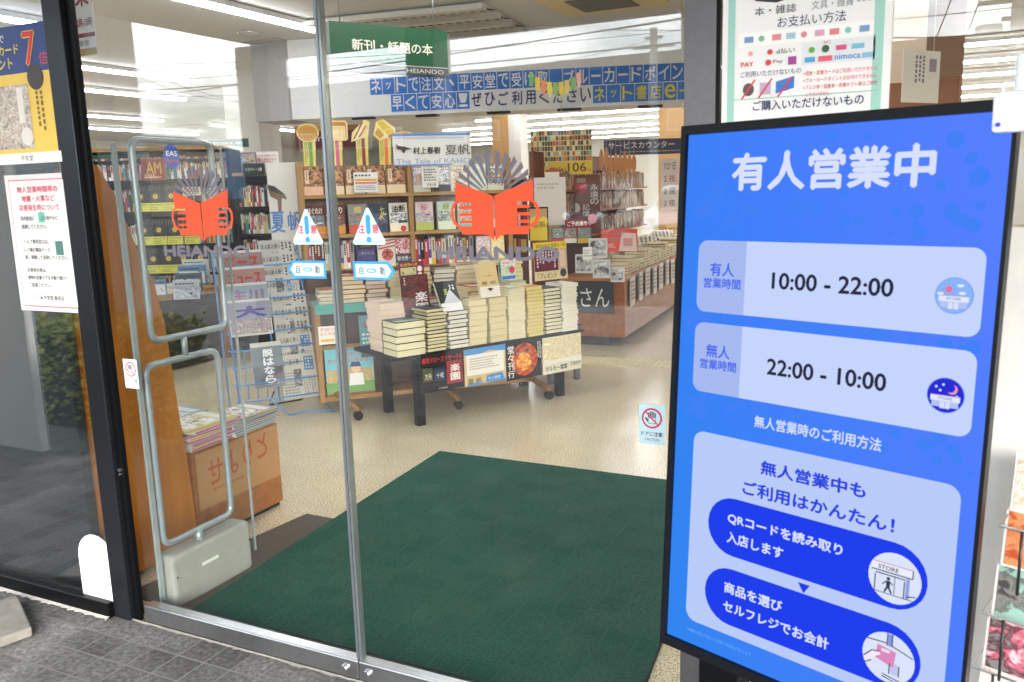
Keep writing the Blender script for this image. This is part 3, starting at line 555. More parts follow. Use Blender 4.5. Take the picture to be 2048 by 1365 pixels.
MB().text('無人営業中も', .193, .386, .381, .412, Y_(3), scr('#2b46e4'), .04).text('ご利用はかんたん！', .16, .341, .43, .368, Y_(3), scr('#2b46e4'), .04).build('lettering', dsp)
for z0, z1, a, b, wd in ((.219, .328, 'QRコードを読み取り', '入店します', .113), (.086, .194, '商品を選び', 'セルフレジでお会計', .113)):
    c = card('step_pill', .092, z0, .486, z1, .054, '#2140f0', 2)
    top = z1 > .25
    MB().text(a, .133, z0+.06, .35 if top else .25, z0+.082, Y_(3), scr('#dce6ff'), .04).text(b, .133, z0+.024, .246 if top else .338, z0+.046, Y_(3), scr('#dce6ff'), .04).build('lettering', dsp)
    cx, cz = .436, (z0+z1)/2-.004; ic = MB(); ic.flat(circ(cx, cz, .0415), Y_(3), scr('#dfe8ff')); dk = scr('#3a3c58')
    def ln(x0, y0, x1, y1, w_=.0009):
        d = Vector((x1-x0, y1-y0)); n_ = Vector((-d.y, d.x)).normalized()*w_; ic.flat([(cx+x0-n_.x, cz+y0-n_.y), (cx+x1-n_.x, cz+y1-n_.y), (cx+x1+n_.x, cz+y1+n_.y), (cx+x0+n_.x, cz+y0+n_.y)], Y_(4), dk)
    if top:
        ic.flat(rect(cx-.036, cz+.008, cx+.028, cz+.021), Y_(3.4), scr('#eef3ff')).flat(rect(cx-.034, cz+.0205, cx+.028, cz+.022), Y_(3.7), scr('#d890b0')).text('STORE', cx-.026, cz+.0105, cx+.006, cz+.0175, Y_(4), dk, .03).flat(rect(cx+.018, cz-.028, cx+.024, cz+.006), Y_(3.6), scr('#9aa8e0'))
        ln(-.036, .0075, .028, .0075); ln(.028, .0075, .028, .021); ln(-.03, .0, -.03, -.028); ln(.016, 0, .016, -.028); ln(.001, .004, .001, -.026, .0006); ln(-.03, .003, .017, .003); ln(.02, -.024, .034, -.02); ln(-.032, -.028, .03, -.028, .0006)
        ic.flat(circ(cx-.009, cz-.003, .003, 12), Y_(4), dk); ic.flat([(cx-.0125, cz-.0065), (cx-.0055, cz-.0065), (cx-.006, cz-.017), (cx-.0015, cz-.026), (cx-.004, cz-.027), (cx-.009, cz-.0185), (cx-.013, cz-.027), (cx-.0155, cz-.026), (cx-.0115, cz-.016)], Y_(4), dk); ln(-.0125, -.008, -.018, -.014); ln(-.0055, -.008, -.001, -.012)
    else:
        ic.flat(rect(cx-.002, cz+.02, cx+.004, cz+.04), Y_(3.4), scr('#8a9ae4')); ln(-.003, .02, -.003, .041); ln(.005, .02, .005, .041); ln(.005, .022, .038, .012); ln(-.036, .022, -.004, .024)
        ic.flat([(cx-.018, cz+.018), (cx+.012, cz+.013), (cx+.009, cz-.014), (cx-.02, cz-.006)], Y_(3.6), scr('#e08cc0')).flat(rect(cx-.011, cz+.008, cx+.002, cz+.013), Y_(3.9), scr('#f0e4f4'))
        ic.flat([(cx-.039, cz-.01), (cx-.026, cz+.004), (cx-.014, cz+.006), (cx-.012, cz+.001), (cx-.02, cz-.004), (cx-.028, cz-.016), (cx-.036, cz-.02)], Y_(3.8), scr('#f4eef8')); ln(-.039, -.01, -.026, .004); ln(-.026, .004, -.014, .006); ln(-.036, -.02, -.026, -.013)
        ic.flat(rrect(cx+.004, cz-.026, cx+.017, cz-.006, .005), Y_(3.5), scr('#c0ccf4')); ln(.003, -.026, .003, -.008); ln(.018, -.026, .018, -.008); ln(-.008, -.029, .026, -.034); ln(-.008, -.033, .02, -.038)
    ic.build('step_icon', c)
MB().flat([(.276, .212), (.298, .212), (.287, .195)], Y_(3), scr('#2140e0')).build('triangle_mark', dsp)
MB().text('※掲載内容は予告なく変更する場合があります', .057, .043, .195, .05, Y_(3), scr('#6fb2ff'), 0).build('lettering', dsp)
st = sg.matrix_world
def stand():
    r = thing('screen_stand', 'black metal floor stand carrying the blue screen', 'stand', (-.19, 1.5, 0), -.3503)
    for u in (-.16, .06): MB().box(u-.045, u+.045, .02, .07, .03, .62, BLACKM).build('post', r, bevel=.004)
    MB().box(-.28, .3, -.16, .24, 0, .022, BLACKM).build('base_plate', r, bevel=.004)
    MB().tube([(-.06, .03, .62), (-.075, .0, .45), (-.06, .02, .3), (-.09, .03, .1), (-.05, .03, .023)], .004, mat('#0c0c0e', .5)).build('power_cable', r)
stand()
# white sensor box at the screen's upper right corner
q = gd(1986, 262, 1.08); sb = thing('white_sensor', 'white rounded box with blue dot beside the screen corner', 'device', q, -.25)
MB().prism(rrect(0, -.003, .16, .046, .005), -.012, .01, mat('#eceef0', .4), axis='y').build('casing', sb, bevel=.003)
MB().prism(circ(.008, .0065, .0028, 14), -.0165, -.0123, mat('#3a3cd0', .3), axis='y').build('led', sb)
MB().rbox(.02, .06, -.01, .01, .0465, .09, mat('#e4e8ea', .4), .008).build('clip', sb)
# postcard rack at right
RKF = Frame((.20, 1.56, 0), 112)
rk = thing('postcard_rack', 'white postcard rack behind the screen right edge', 'rack', (.20, 1.56, 0), R_(-22))
MB().box(-.30, .5, .06, .085, 0, 1.36, mat('#f4f4f2', .5)).build('back_panel', rk); MB().box(-.14, .5, -.1, .1, 0, .03, WHITE).build('base', rk)
for i, (px_, py_) in enumerate(((1965, 1310), (1985, 1205), (2020, 1035))):
    xw_, z = RKF.px(px_, py_)
    MB().tube([(xw_, .058, z+.02), (xw_, -.05, z), (.4, -.05, z), (.4, .058, z+.02)], .0022, mat('#d8dadc', .3, .8)).build('wire_pocket', rk)
    MB().tube([(xw_+.035, -.053, z), (xw_+.035, -.053, z-.11)], .0025, mat('#33353a', .4, .4)).build('wire_bar', rk)
for i, (z, cols, lb) in enumerate(((.80, ['#e8c9a8', '#f0ece4', '#e0b890'], 'pale cream postcard at top of the rack'), (.64, ['#d87a4a', '#e89a6a', '#c05a34'], 'orange food postcard in the rack'), (.52, ['#9cc4ba', '#6a706c', '#8c8a88', '#4c4a4c'], 'teal and grey landscape postcard in the rack'), (.40, ['#8a8486', '#5a3a40', '#c86a80', '#e0c8cc'], 'pink blossom postcard in the rack'), (.27, ['#f2e6de', '#f4efe8', '#e8b8b8'], 'pale pink patterned postcard low in rack'))):
    m = RKF.pt(*[(RKF.px(px_, py_)[0], -.02-.002*i, RKF.px(px_, py_)[1]) for px_, py_ in [((2028, 1015), (2010, 1122), (1992, 1225), (1975, 1322), (1962, 1420))[i]]][0])
    P = Panel('postcard', lb, 'postcard', m, R_(-22), .15, .1, '#f4f2ee', .003, .12, 'postcards in the rack')
    P.ph(.03, .04, .97, .96, cols, 26, 20+i)
    if i == 2: P.r(.5, .78, .85, .86, '#c8404a', 2)
    P.done()
# ================================================================ INTERIOR: near the door
mt = thing('green_mat', 'large dark green entrance mat inside the doors', 'mat', (-1.6, 2.9, 0))
carp = speckle('#053226', '#084335', '#0c5342', 170, .95, 0, bump=.8, varb=.1, spec=.15)
cr_ = [(-2.285, 2.005), (-.655, 2.005), (-.82, 3.92), (-2.40, 3.925)]; L_ = [(a+1.6, b-2.9) for a, b in cr_]; cen = Vector((0, 0))
MB().prism(L_, .001, .008, mat('#1c2420', .8)).build('rubber_border', mt)
MB().prism([(a*.992, b*.994) for a, b in L_], .0085, .013, carp).build('pile', mt)
dm = tag(MB().prism([(-2.62, 2.0), (-2.18, 2.0), (-2.30, 2.9), (-2.50, 2.9)], .0005, .0045, mat('#4a4238', .9, 0, .1, 60)).build('rubber_mat'), 'brown grey rubber mat strip left of the green mat', 'mat')
# EAS gate
g = thing('security_gate', 'grey tubular anti theft gate with clear panel', 'gate', (-2.38, 2.19, 0))
TG = mat('#8b969c', .3, .3); BG = mat('#8f908b', .6, 0, .07, 30, .05)
def loop(y0, y1, z0, z1, r=.035):
    return [(0, a, b) for a, b in rrect(y0, z0, y1, z1, r, 5)]
mb = MB(); mb.tube(loop(-.15, .20, .965, 1.645), .0118, TG, 10, True); mb.build('upper_frame', g)
mb = MB(); mb.tube(loop(-.19, .14, .235, .885), .0118, TG, 10, True); mb.build('lower_frame', g)
mb = MB(); mb.tube([(0, -.01, .88), (0, -.01, .97)], .011, TG); mb.tube([(0, -.03, .18), (0, -.03, .24)], .016, TG); mb.build('connector', g)
MB().box(-.004, .004, -.21, .245, .04, 1.635, ACRY).build('clear_panel', g)
MB().box(-.005, .005, -.228, -.2105, .03, 1.63, mat('#8d979b', .2, .1)).build('panel_edge', g); MB().box(-.004, .004, .2455, .252, .04, 1.63, mat('#9ba5a8', .2, .1)).build('panel_edge', g)
b = MB(); b.prism(rrect(-.2, .0, .185, .2, .022, 5), -.045, .045, BG, Matrix.Identity(4), axis='x'); b.build('base', g, bevel=.012)
MB().box(.0575, .0585, -.07, .01, .115, .127, mat('#c8d0c4', .5)).build('name_plate', g).location = (-.012, 0, 0)
for yy in (-.185, .175): MB().prism(circ(yy, .12, .004, 10), .0452, .0465, BLACKM, axis='x').build('screw', g)
e = gx(342, 314, -2.37)
es = MB().prism(circ(0, 0, .035, 24, .042), .0, .001, mat('#2c50b8', .5, 0, 0), axis='x').build('round_sticker', g); es.location = (.012, e.y-2.19, e.z)
tm = MB(); tm.text('EAS', -.024, .002, .024, .02, 0, mat('#e8f0ff', .5, 0, 0), .03); tm.text('〜〜', -.028, -.022, .028, -.008, 0, mat('#d04a58', .5, 0, 0), .03); to = tm.build('lettering', es); to.rotation_euler = (0, 0, R_(90)); to.location = (.002, 0, 0)
# wooden magazine rack with curved side panel
mr = thing('magazine_rack', 'brown wooden magazine rack with curved side panel', 'rack', (-2.69, 2.3, 0))
prof = [(-.30, .02), (-.30, 1.64), (-.15, 1.57), (-.09, 1.47), (-.03, 1.30), (.045, 1.13), (.075, .97), (.09, .77), (.105, .55), (.12, .40), (.14, .02)]
MB().prism(prof, -.03, 0, PANELW, axis='x').build('side_panel', mr)
MB().box(-.72, -.70, -.26, .1, .02, .6, PANELW).build('end_board', mr); MB().box(-.72, -.031, -.26, .1, .3, .32, PANELW).build('shelf', mr)
MB().box(-.7, .0, .142, .665, .02, .40, woodmat('#824c1a', '#985e26', (1, 9, 9))).build('base_box', mr, bevel=.003); MB().box(-.69, -.015, .12, .655, .0, .019, BLACKM).build('plinth', mr)
fm = MB().box(.001, .003, .16, .66, .15, .395, mat('#a87c50', .5)).build('front_board', mr)
tm = MB(); tm.text('とりよせ', 0, .055, .36, .17, 0, mat('#a05028', .5, 0, 0), .02, False, True, .10); tm.lines(.02, .03, .22, .05, 1, 0, mat('#9a5634', .5, 0, 0)); to = tm.build('lettering', fm); to.rotation_euler = (0, 0, R_(90)); to.location = (.004, .22, .18)
mg = [('#d8d4d0', '#b8607c', '#e8e0c8'), ('#d4d2cc', '#8a8c90', '#c8505a'), ('#dcdad4', '#c0a860', '#7a8a70'), ('#ccd0d2', '#6a8a9c', '#d0b0a0'), ('#d8ccd0', '#a86a84', '#d8d4c8'), ('#d6d3cc', '#8a7a68', '#a8b0a0')]
def magazine(label, loc, rz, cols, w=.21, d=.28, t=.012, tilt=0, grp='magazines on the wooden rack'):
    r = thing('magazine', label, 'magazine', loc, rz, grp); 
    m = MB().box(0, w, 0, d, 0, t, mat(cols[0], .35, 0, .05)); o = m.build('pages', r); q = MB()
    q.add([(0, 0, t+.0006), (w, 0, t+.0006), (w, d, t+.0006), (0, d, t+.0006)], [(0,1,2,3)], mat(cols[1], .3, 0, 0)); q.add([(.012, .03, t+.001), (w*.94, .03, t+.001), (w*.94, d*.72, t+.001), (.012, d*.72, t+.001)], [(0,1,2,3)], photo([cols[2], cols[1], cols[0], '#e8e4dc', '#6a5a58'], 24, len(label) % 7)); q.add([(.01, d*.76, t+.001), (w*.9, d*.76, t+.001), (w*.9, d*.92, t+.001), (.01, d*.92, t+.001)], [(0,1,2,3)], mat(cols[0], .3, 0, 0)); q.box(w+.0003, w+.0009, 0, d, .002, t-.001, mat(cols[1], .4, 0, 0))
    q.build('cover', r); r.rotation_euler.x = tilt; return r
ords = ['topmost', 'second', 'third', 'fourth', 'fifth', 'sixth', 'seventh', 'eighth', 'ninth', 'tenth', 'eleventh', 'twelfth', 'thirteenth', 'fourteenth', 'fifteenth']
rr = random.Random(21)
for s, (yy, n, nm) in enumerate(((2.46, 8, 'nearest pile'), (2.70, 6, 'far pile'))):
    for i in range(n):
        magazine(f'{ords[n-1-i]} magazine of the {nm} on the wooden rack', (-2.915+rr.uniform(-.012, .012)+.01*s, yy+rr.uniform(-.012, .012), .4005+i*.0125), rr.uniform(-.09, .09), mg[(i*2+s) % 6])
for i in range(7): magazine(f'{ords[6-i]} magazine of the back pile beside the curved panel', (-3.16, 2.52+rr.uniform(-.01, .01), .4005+i*.0125), rr.uniform(-.1, .1), mg[(i+3) % 6])
for i in range(0): magazine(f'{ords[i]} tilted magazine leaning behind the wooden rack piles', (-3.18, 2.44+.08*i, .40+.02), R_(8*i-10), mg[(i+2) % 6], .21, .28, .012, 0)
# weekly magazine sign strip
P = Panel('slim_sign', 'slim black sign with white letters above the magazines', 'sign', (-3.02, 2.5, .42), R_(62), .07, .35, '#16181a', .004, .15); P.t('週刊誌', .2, .45, .8, .95, '#dcdcda', 2, .01, True).done()
# ================================================================ books
COVERC = {'black': '#09090a', 'navy': '#161d38', 'white': '#dcd9d2', 'yellow': '#c9b040', 'cream': '#cdb992', 'pink': '#d8b9b4', 'green': '#a9c0a0', 'red': '#9a2f2a', 'teal': '#3a8a80', 'brown': '#8c5a44', 'grey': '#8b8a88'}
_B = {}
def lying_meshes(w, d, t, cov, page):
    k = (w, d, t, cov, page)
    if k not in _B:
        cm = mat(COVERC[cov], .4, 0, .05); pm = mat(page, .85, 0, .05, 120); th = .0022
        a = MB().box(0, w, 0, d, 0, th, cm).box(0, w, 0, d, t-th, t, cm).box(0, w, d-th*1.5, d, th, t-th, cm)
        q = random.Random(hash(k) % 999); top = t+.0004
        cc = [mat(q.choice(['#d8c8a8', '#b85a3a', '#e0d8cc', '#3c4a6a', '#8a9a80', '#d8a890']), .4, 0, 0) for _ in range(3)]
        a.add([(.015, .02, top), (w-.015, .02, top), (w-.015, d*.45, top), (.015, d*.45, top)], [(0,1,2,3)], cc[0]); a.add([(.03, d*.55, top), (w*.6, d*.55, top), (w*.6, d*.85, top), (.03, d*.85, top)], [(0,1,2,3)], cc[1])
        b = MB().box(.0035, w-.004, .004, d-.0036, th+.0001, t-th-.0001, pm); _B[k] = (a.mesh(), b.mesh())
    return _B[k]
def lying_book(label, loc, rz, w, d, t, cov, page, grp):
    a, b = lying_meshes(round(w, 4), round(d, 4), round(t, 4), cov, page)
    o = bpy.data.objects.new('book', a); C.objects.link(o); o.location = loc; o.rotation_euler.z = rz; tag(o, label, 'book', grp)
    c = bpy.data.objects.new('page_block', b); C.objects.link(c); c.parent = o; return o
def stack(fr, u, back, z, n, t, w, d, cov, page, desc, grp, jit=.006, spin=0):
    rr = random.Random(int(u*1000)+n)
    for i in range(n):
        p = fr.pt(u+rr.uniform(-jit, jit), back+rr.uniform(-jit, jit), z+i*t)
        lying_book(f'{ords[n-1-i] if i else "lowest"} book of the {desc}', p, fr.rz+spin+rr.uniform(-.03, .03), w, d, t-.0006, cov, page, grp)
    return z+n*t
# ---------------------------------------------------------------- display table
TF = Frame((-2.782, 4.365, 0), 28); TZ = .462
tb = thing('display_table', 'low black display table carrying book stacks', 'table', TF.o, TF.rz)
MB().box(-.2, 1.32, -.03, .5, TZ-.022, TZ, mat('#0b090a', .6)).build('tabletop', tb, bevel=.003)
for u, bk in ((.0, .0), (1.13, 0), (.0, .42), (1.13, .42)): MB().box(u-.028, u+.028, bk, bk+.05, 0, TZ-.0225, mat('#070506', .6)).build('leg', tb, bevel=.003)
MB().box(.03, 1.1, .012, .03, .385, TZ-.0225, BLACKM).build('apron', tb)
GB = 'books stacked on the black display table'
fs_ = [(.055, 12, .0225, 'black', '#ded3a8', 'black edged front stack second from left'), (.21, 9, .0265, 'navy', '#e4dfd0', 'navy edged stack under the leaning mountain book'), (.365, 7, .042, 'cream', '#dccfa4', 'thick cream stack under the leaning cream book'), (.52, 7, .042, 'cream', '#d9cba0', 'thick cream stack right of the leaning cream book'), (.675, 8, .042, 'white', '#ddd2ac', 'thick pale stack left of the yellow edged stack'), (.828, 14, .024, 'yellow', '#d8c98e', 'yellow edged front stack'), (.98, 12, .0262, 'black', '#e2dabc', 'black edged front stack second from right'), (1.128, 14, .0236, 'white', '#e4dfcc', 'rightmost pale front stack')]
tops = {}
for u, n, t, cv, pg, ds in fs_: tops[u] = stack(TF, u, -.025, TZ, n, t, .142, .195, cv, pg, ds, GB)
stack(TF, -.175, -.05, TZ, 5, .043, .2, .19, 'black', '#ded6b2', 'wide five book stack at the left corner', GB)
stack(TF, -.16, .16, TZ, 8, .0385, .17, .2, 'pink', '#dfcdb8', 'tall pinkish stack behind the left corner', GB)
for u, n, t, cv, pg, ds in ((.05, 9, .032, 'brown', '#d8caa0', 'rear stack under the dark red standing book'), (.21, 10, .03, 'navy', '#dcd6c6', 'rear navy stack behind the mountain book'), (.37, 8, .04, 'cream', '#d8cba2', 'rear cream stack behind the leaning cream book'), (.53, 10, .035, 'red', '#d8caa2', 'rear stack with red covers'), (.69, 10, .034, 'cream', '#dccfae', 'rear cream stack behind the pale stack'), (.85, 9, .039, 'green', '#d9d2ae', 'rear stack with pale green covers')): tops[('r', u)] = stack(TF, u, .20, TZ, n, t, .142, .195, cv, pg, ds, GB)
# papers along the table front
def tposter(name, label, u0, u1, z0, z1, base): return Panel(name, label, 'poster', TF.pt(u0, -.036, z0), TF.rz, u1-u0, z1-z0, base, .002, 0, 'posters on the table front', .0012)
P = tposter('table_poster', 'black poster with red lettering on the table front', -.02, .3, .21, .45, '#171214'); P.t('最恐クローズドサークル', .05, .78, .97, .93, '#c8302c', 2, .03).r(.06, .3, .28, .66, '#3c4426').r(.32, .28, .56, .66, '#1d2a48').r(.6, .15, .97, .76, '#8c1f22').t('方舟', .1, .36, .25, .52, '#d8d4b8', 3).t('十戒', .36, .36, .52, .5, '#dcdcdc', 3).t('楽園', .68, .22, .9, .68, '#e8e0dc', 3, .03, True).t('夕木春央', .4, .05, .6, .1, '#b8b0a8').done()
P = tposter('table_poster', 'cream message poster with blue patches on table front', .305, .63, .205, .445, '#cdb88a'); P.p([(0, .85), (.3, .8), (.6, .9), (1, .82), (1, 1), (0, 1)], '#4a8fd0').p([(0, 0), (.2, .08), (.5, .02), (.98, .06), (1, .0)], '#4a8fd0').r(.05, .28, .95, .84, '#e8e4da', 2).l(.12, .42, .85, .76, 5, '#9a9890', 3).t('夏 帆', .06, .04, .4, .2, '#3a3430', 3, .01).p([(.5, .04), (.95, .06), (.9, .24), (.52, .22)], '#4a86c8', 2).t('村上春樹', .55, .08, .85, .17, '#e0ecf4', 3).done()
P = tposter('table_poster', 'orange globe poster with white lettering on table front', .637, .93, .19, .44, '#1c1414'); P.pic.flat(circ(P.w*.5, P.h*.52, P.w*.38), -.0012, photo(['#6a2010', '#b8400f', '#d8641c'], 22, 5)); P.pic.flat(circ(P.w*.48, P.h*.46, P.w*.21), -.0024, photo(['#c8501a', '#e8902c', '#f8cc50'], 34, 6)); P.t('堂々刊行', .02, .06, .2, .95, '#e4e0da', 4, .02, True).t('クライマックス', .26, .66, .7, .74, '#d8b8a0', 4).l(.86, .1, .98, .95, 2, '#d8d4cc', 4, True).done()
P = tposter('table_poster', 'yellow and white city poster on table front right', .94, 1.283, .185, .44, '#dcd4bc'); P.ph(.03, .3, .97, .96, ['#e8e2d2', '#d8bc4a', '#e4dcc4', '#b8b4ac', '#e4c85a', '#f0e8d8'], 28, 7).p([(0, .2), (.4, .3), (1, .22), (1, .4), (0, .36)], '#e4e0d6', 2).t('ホルモー燦燦', .06, .07, .62, .22, '#34426e', 3, .02).t('万城目学', .7, .12, .97, .24, '#34426e', 3).done()
# books leaning / standing on the table
def fbook(label, fr, u, back, z, w, h, base, lean=.12, t=.022, grp='books shown face out'):
    return Panel('book', label, 'book', fr.pt(u, back, z), fr.rz, w, h, base, .0025, lean, grp, .0009, .35), t
def fdone(P, t, band=None, pages='#e0d8bc'):
    mb = MB().box(.002, P.w-.003, .0028, t, .003, P.h-.003, mat(pages, .85)); mb.build('page_block', P.root)
    if band: MB().flat(rect(0, 0, P.w, P.h*band[0]), -P.gap*1.6, mat(band[1], .4, 0, 0)).build('paper_band', P.root)
    return P.done('cover')
P, t = fbook('dark mountain book with yellow 王 leaning on the navy stack', TF, .17, -.03, tops[.21]+.004, .15, .205, '#181c1c', .5); P.t('王', .3, .55, .5, .72, '#c8d23c', 3, .04).p([(.2, .3), (.5, .62), (.62, .72), (.72, .6), (.95, .32), (1, .26), (.1, .26)], '#b8bcc4', 2).l(.6, .7, .9, .85, 2, '#dadcdc', 2, True).t('王', .0, .0, .001, .001, '#ffffff', 3); fdone(P, t, (.27, '#dcd8d6'))
P, t = fbook('cream 夏帆 book with small bird standing on cream stack', TF, .47, -.01, tops[.365]+.004, .155, .225, '#d8bd88', .22); P.t('夏 帆', .12, .36, .88, .46, '#4a4038', 3, .005).t('村上春樹', .3, .6, .7, .64, '#6a5c48', 3); P.p([(.35, .24), (.48, .27), (.62, .25), (.68, .22), (.58, .2), (.52, .15), (.46, .2)], '#6a4a38', 4); fdone(P, t, (.31, '#e6e0d4'))
P, t = fbook('dark red 楽園 board standing behind the front stacks', TF, .0, .17, tops[('r', .05)]-.10, .2, .28, '#4e1a1a', .1, .012); P.ph(.02, .02, .98, .98, ['#2c0e0e', '#5a1f1f', '#7a2c28'], 26, 8).t('楽園', .48, .1, .93, .62, '#e6dedc', 3, .03, True).l(.1, .7, .2, .95, 1, '#d0b8b0', 3, True); fdone(P, t)
def pop(name, label, fr, u, back, z, w, h, base, lean=.05, group='price cards and small signs'): return Panel(name, label, 'sign', fr.pt(u, back, z), fr.rz, w, h, base, .003, lean, group, .001)
P = pop('card_sign', 'black handwritten style card above the red covered stack', TF, .60, .21, tops[('r', .53)]+.002, .17, .125, '#141416'); 
for i, s in enumerate(('あの誘拐事件の', 'ほんとうの話、', '聞いた？')): P.t(s, .1, .68-i*.24, .1+.115*len(s), .86-i*.24, '#d0ccc6', 2)
P.l(.1, .04, .9, .14, 1, '#b84038').done()
P = pop('card_sign', 'colourful 10!当たる! card right of the black card', TF, .785, .2, tops[('r', .69)]+.03, .12, .135, '#e8e4e4'); P.t('10!当たる!', .08, .8, .95, .94, '#d0407a', 3, .03).ph(.04, .2, .96, .76, ['#6aa45a', '#b8d4a8', '#e8ecd8', '#8ab8c8'], 40, 9).o(.75, .5, .2, '#d8385a', 2).r(.03, .03, .97, .2, '#3a78c0', 2).done()
P = pop('card_sign', 'maroon and yellow プレゼント sign at table right end', TF, 1.12, .26, TZ+.33, .30, .27, '#e0cf9c'); P.r(0, .82, 1, 1, '#e8d030').t('宮部みゆき 奇跡の一冊', .05, .86, .95, .96, '#5a4a10', 3).r(0, .24, .72, .82, '#6a1d34').l(.05, .3, .66, .76, 7, '#d8c8c8', 2, True).r(.72, .24, 1, .82, '#c8a890').r(.76, .32, .94, .76, '#dcc0a8', 2).t('『プレゼント', .08, .05, .66, .2, '#7a4a24', 3, .02).o(.86, .16, .1, '#3a3f48', 3).done()
P = pop('card_sign', 'magenta and green card left of the navy ledge stack', TF, .12, .42, .86, .19, .13, '#7a1c3a'); P.r(.06, .08, .68, .72, '#c4c08a').t('みつけちゃった', .06, .78, .74, .95, '#e8d44a', 3, .02).o(.82, .62, .1, '#f0e4e4', 2).o(.82, .3, .1, '#f0e4e4', 2).mosaic(.1, .14, .64, .66, 5, 4, ['#c4c08a', '#a8a868', '#7a8048', '#d0cc9c'], 2, .1).done()
# ---------------------------------------------------------------- wooden bookcase
BF = Frame((-3.58, 4.40, 0), 46); UF = Frame(BF.pt(0, .3), 46)
bc = thing('wooden_bookcase', 'diagonal light brown wooden bookcase on castors', 'bookcase', BF.o, BF.rz)
LZ = .72
MB().box(-.02, 1.5, -.02, .3, LZ-.03, LZ, WOODH).build('ledge', bc, bevel=.003); MB().box(-.03, 1.5, .3, .62, .08, LZ+.2, woodmat('#3c2610', '#523618', (14, 14, 1.2))).build('body', bc)
for u in (0, 1.46): MB().box(u-.015, u+.02, .0, .299, .07, LZ-.0305, WOOD).build('side_board', bc)
MB().box(.025, 1.44, .02, .298, .07, .1, WOODH).build('bottom_board', bc); MB().box(.025, 1.44, .02, .04, .42, .45, WOODH).build('middle_rail', bc)
for u in (.03, .7, 1.35):
    f = MB().tube([(u, .3, .12), (u+.02, .1, .14), (u+.1, -.12, .12), (u+.16, -.26, .075), (u+.17, -.27, .055)], .022, WOODD).build('foot', bc); MB().prism(circ(u+.165, .03, .03, 14), -.29, -.25, BLACKM, axis='y').build('castor', f)
for u in (-.03, .71, 1.44): MB().box(u, u+.03, .3005, .56, LZ+.2005, 1.665 if u != 0 else 1.9, WOOD).build('upright', bc)
for z in (.905, 1.148, 1.418):
    for a, b in ((.0005, .7095), (.7405, 1.4395)): MB().box(a, b, .30, .55, z-.001, z+.022, WOODH).build('shelf', bc)
MB().box(-.03, 1.47, .561, .575, LZ+.2005, 1.60, WOODD).build('back_board', bc)
cl = thing('turquoise_cloth', 'turquoise cloth under the books on the bookcase ledge', 'cloth', BF.pt(.02, 0, LZ), BF.rz)
MB().box(-.03, 1.42, -.03, .27, .0005, .006, mat('#4f9f98', .8)).build('cloth_top', cl); MB().box(-.03, 1.42, -.034, -.0305, -.05, .006, mat('#4f9f98', .8)).build('drop', cl)
GL = 'books lying on the bookcase ledge'; z0 = LZ+.0065
for u, n, t, w, cv, pg, ds in ((.02, 4, .024, .2, 'grey', '#d8ceb4', 'low thin pile at the ledge left end'), (.16, 6, .030, .17, 'red', '#dfd5b2', 'ledge pile beneath the purple book'), (.34, 6, .028, .14, 'brown', '#dcc9bc', 'pinkish ledge pile right of the centre pole'), (.49, 6, .03, .14, 'cream', '#dccfaa', 'cream ledge pile under the magenta card'), (.64, 7, .03, .15, 'brown', '#d8caa0', 'ledge pile left of the navy ledge pile'), (.80, 6, .032, .15, 'navy', '#d8d2c2', 'navy edged ledge pile'), (.96, 7, .03, .15, 'cream', '#dccfac', 'cream ledge pile behind the bird book'), (1.12, 8, .03, .16, 'green', '#d9d4b6', 'green edged tall ledge pile at right'), (1.29, 8, .028, .16, 'yellow', '#dcd4ae', 'yellow edged ledge pile at the right end')):
    stack(BF, u, .03, z0, n, t, w, .2, cv, pg, ds, GL, .008)
# face-out rows
GF = 'books shown face out'
for i in range(5):
    P, t = fbook(f'{["leftmost","second","middle","fourth","rightmost"][i]} brown kitchen scene book on bookcase top', UF, .0+i*.142, .03, 1.44, .13, .195, '#7a4c30', .1, .03)
    P.ph(.03, .31, .97, .97, ['#4e2c1c', '#7a4c30', '#a87850', '#c89a68'], 30, 40).o(.52, .72, .34, '#9a6a44', 2, .2) if i < 0 else P.ph(.03, .31, .97, .97, ['#4e2c1c', '#7a4c30', '#a87850', '#c89a68'], 30, 40).r(.1, .4, .3, .86, '#dcc8a8', 3, .004).l(.14, .46, .26, .82, 1, '#6a5038', 4, True).o(.64, .6, .14, '#c08a5c', 3); fdone(P, t, (.3, '#dcc6a4' if i else '#dcae94'))
cards = [(.0, 'dark red book with white title at second row left', '#5a1a18', ('ほぐれけ', '#e8e0d8'), '#c8822a'), (.135, 'dark red book with orange band, second in second row', '#62201c', ('けむり', '#e8e0d8'), '#c8822a'), (.29, 'grey and gold book with red band in second row', '#8c8a88', ('熔', '#d8c05a'), '#c84a30'), (.43, 'navy book with yellow title in second row', '#20283e', ('七人', '#c8c04a'), '#2c3450'), (.575, 'white 油断 book with blue ship in second row', '#d8d4cc', ('油断', '#1c1c1e'), '#e4dcc0'),
         (.76, 'pink river book with lime band right of upright', '#d8c4c8', ('桜', '#c87888'), '#b4bc60'), (.92, 'pale mint green book in second row right', '#bcd0bc', ('緑', '#8aa84a'), '#d4dcc4'), (1.07, 'pale map book with turquoise band in second row', '#dcd8c8', ('', '#000000'), '#7cc0b8'), (1.22, 'grey blue book at right end of second row', '#8a98a8', ('', '#000000'), '#d8d8d0')]
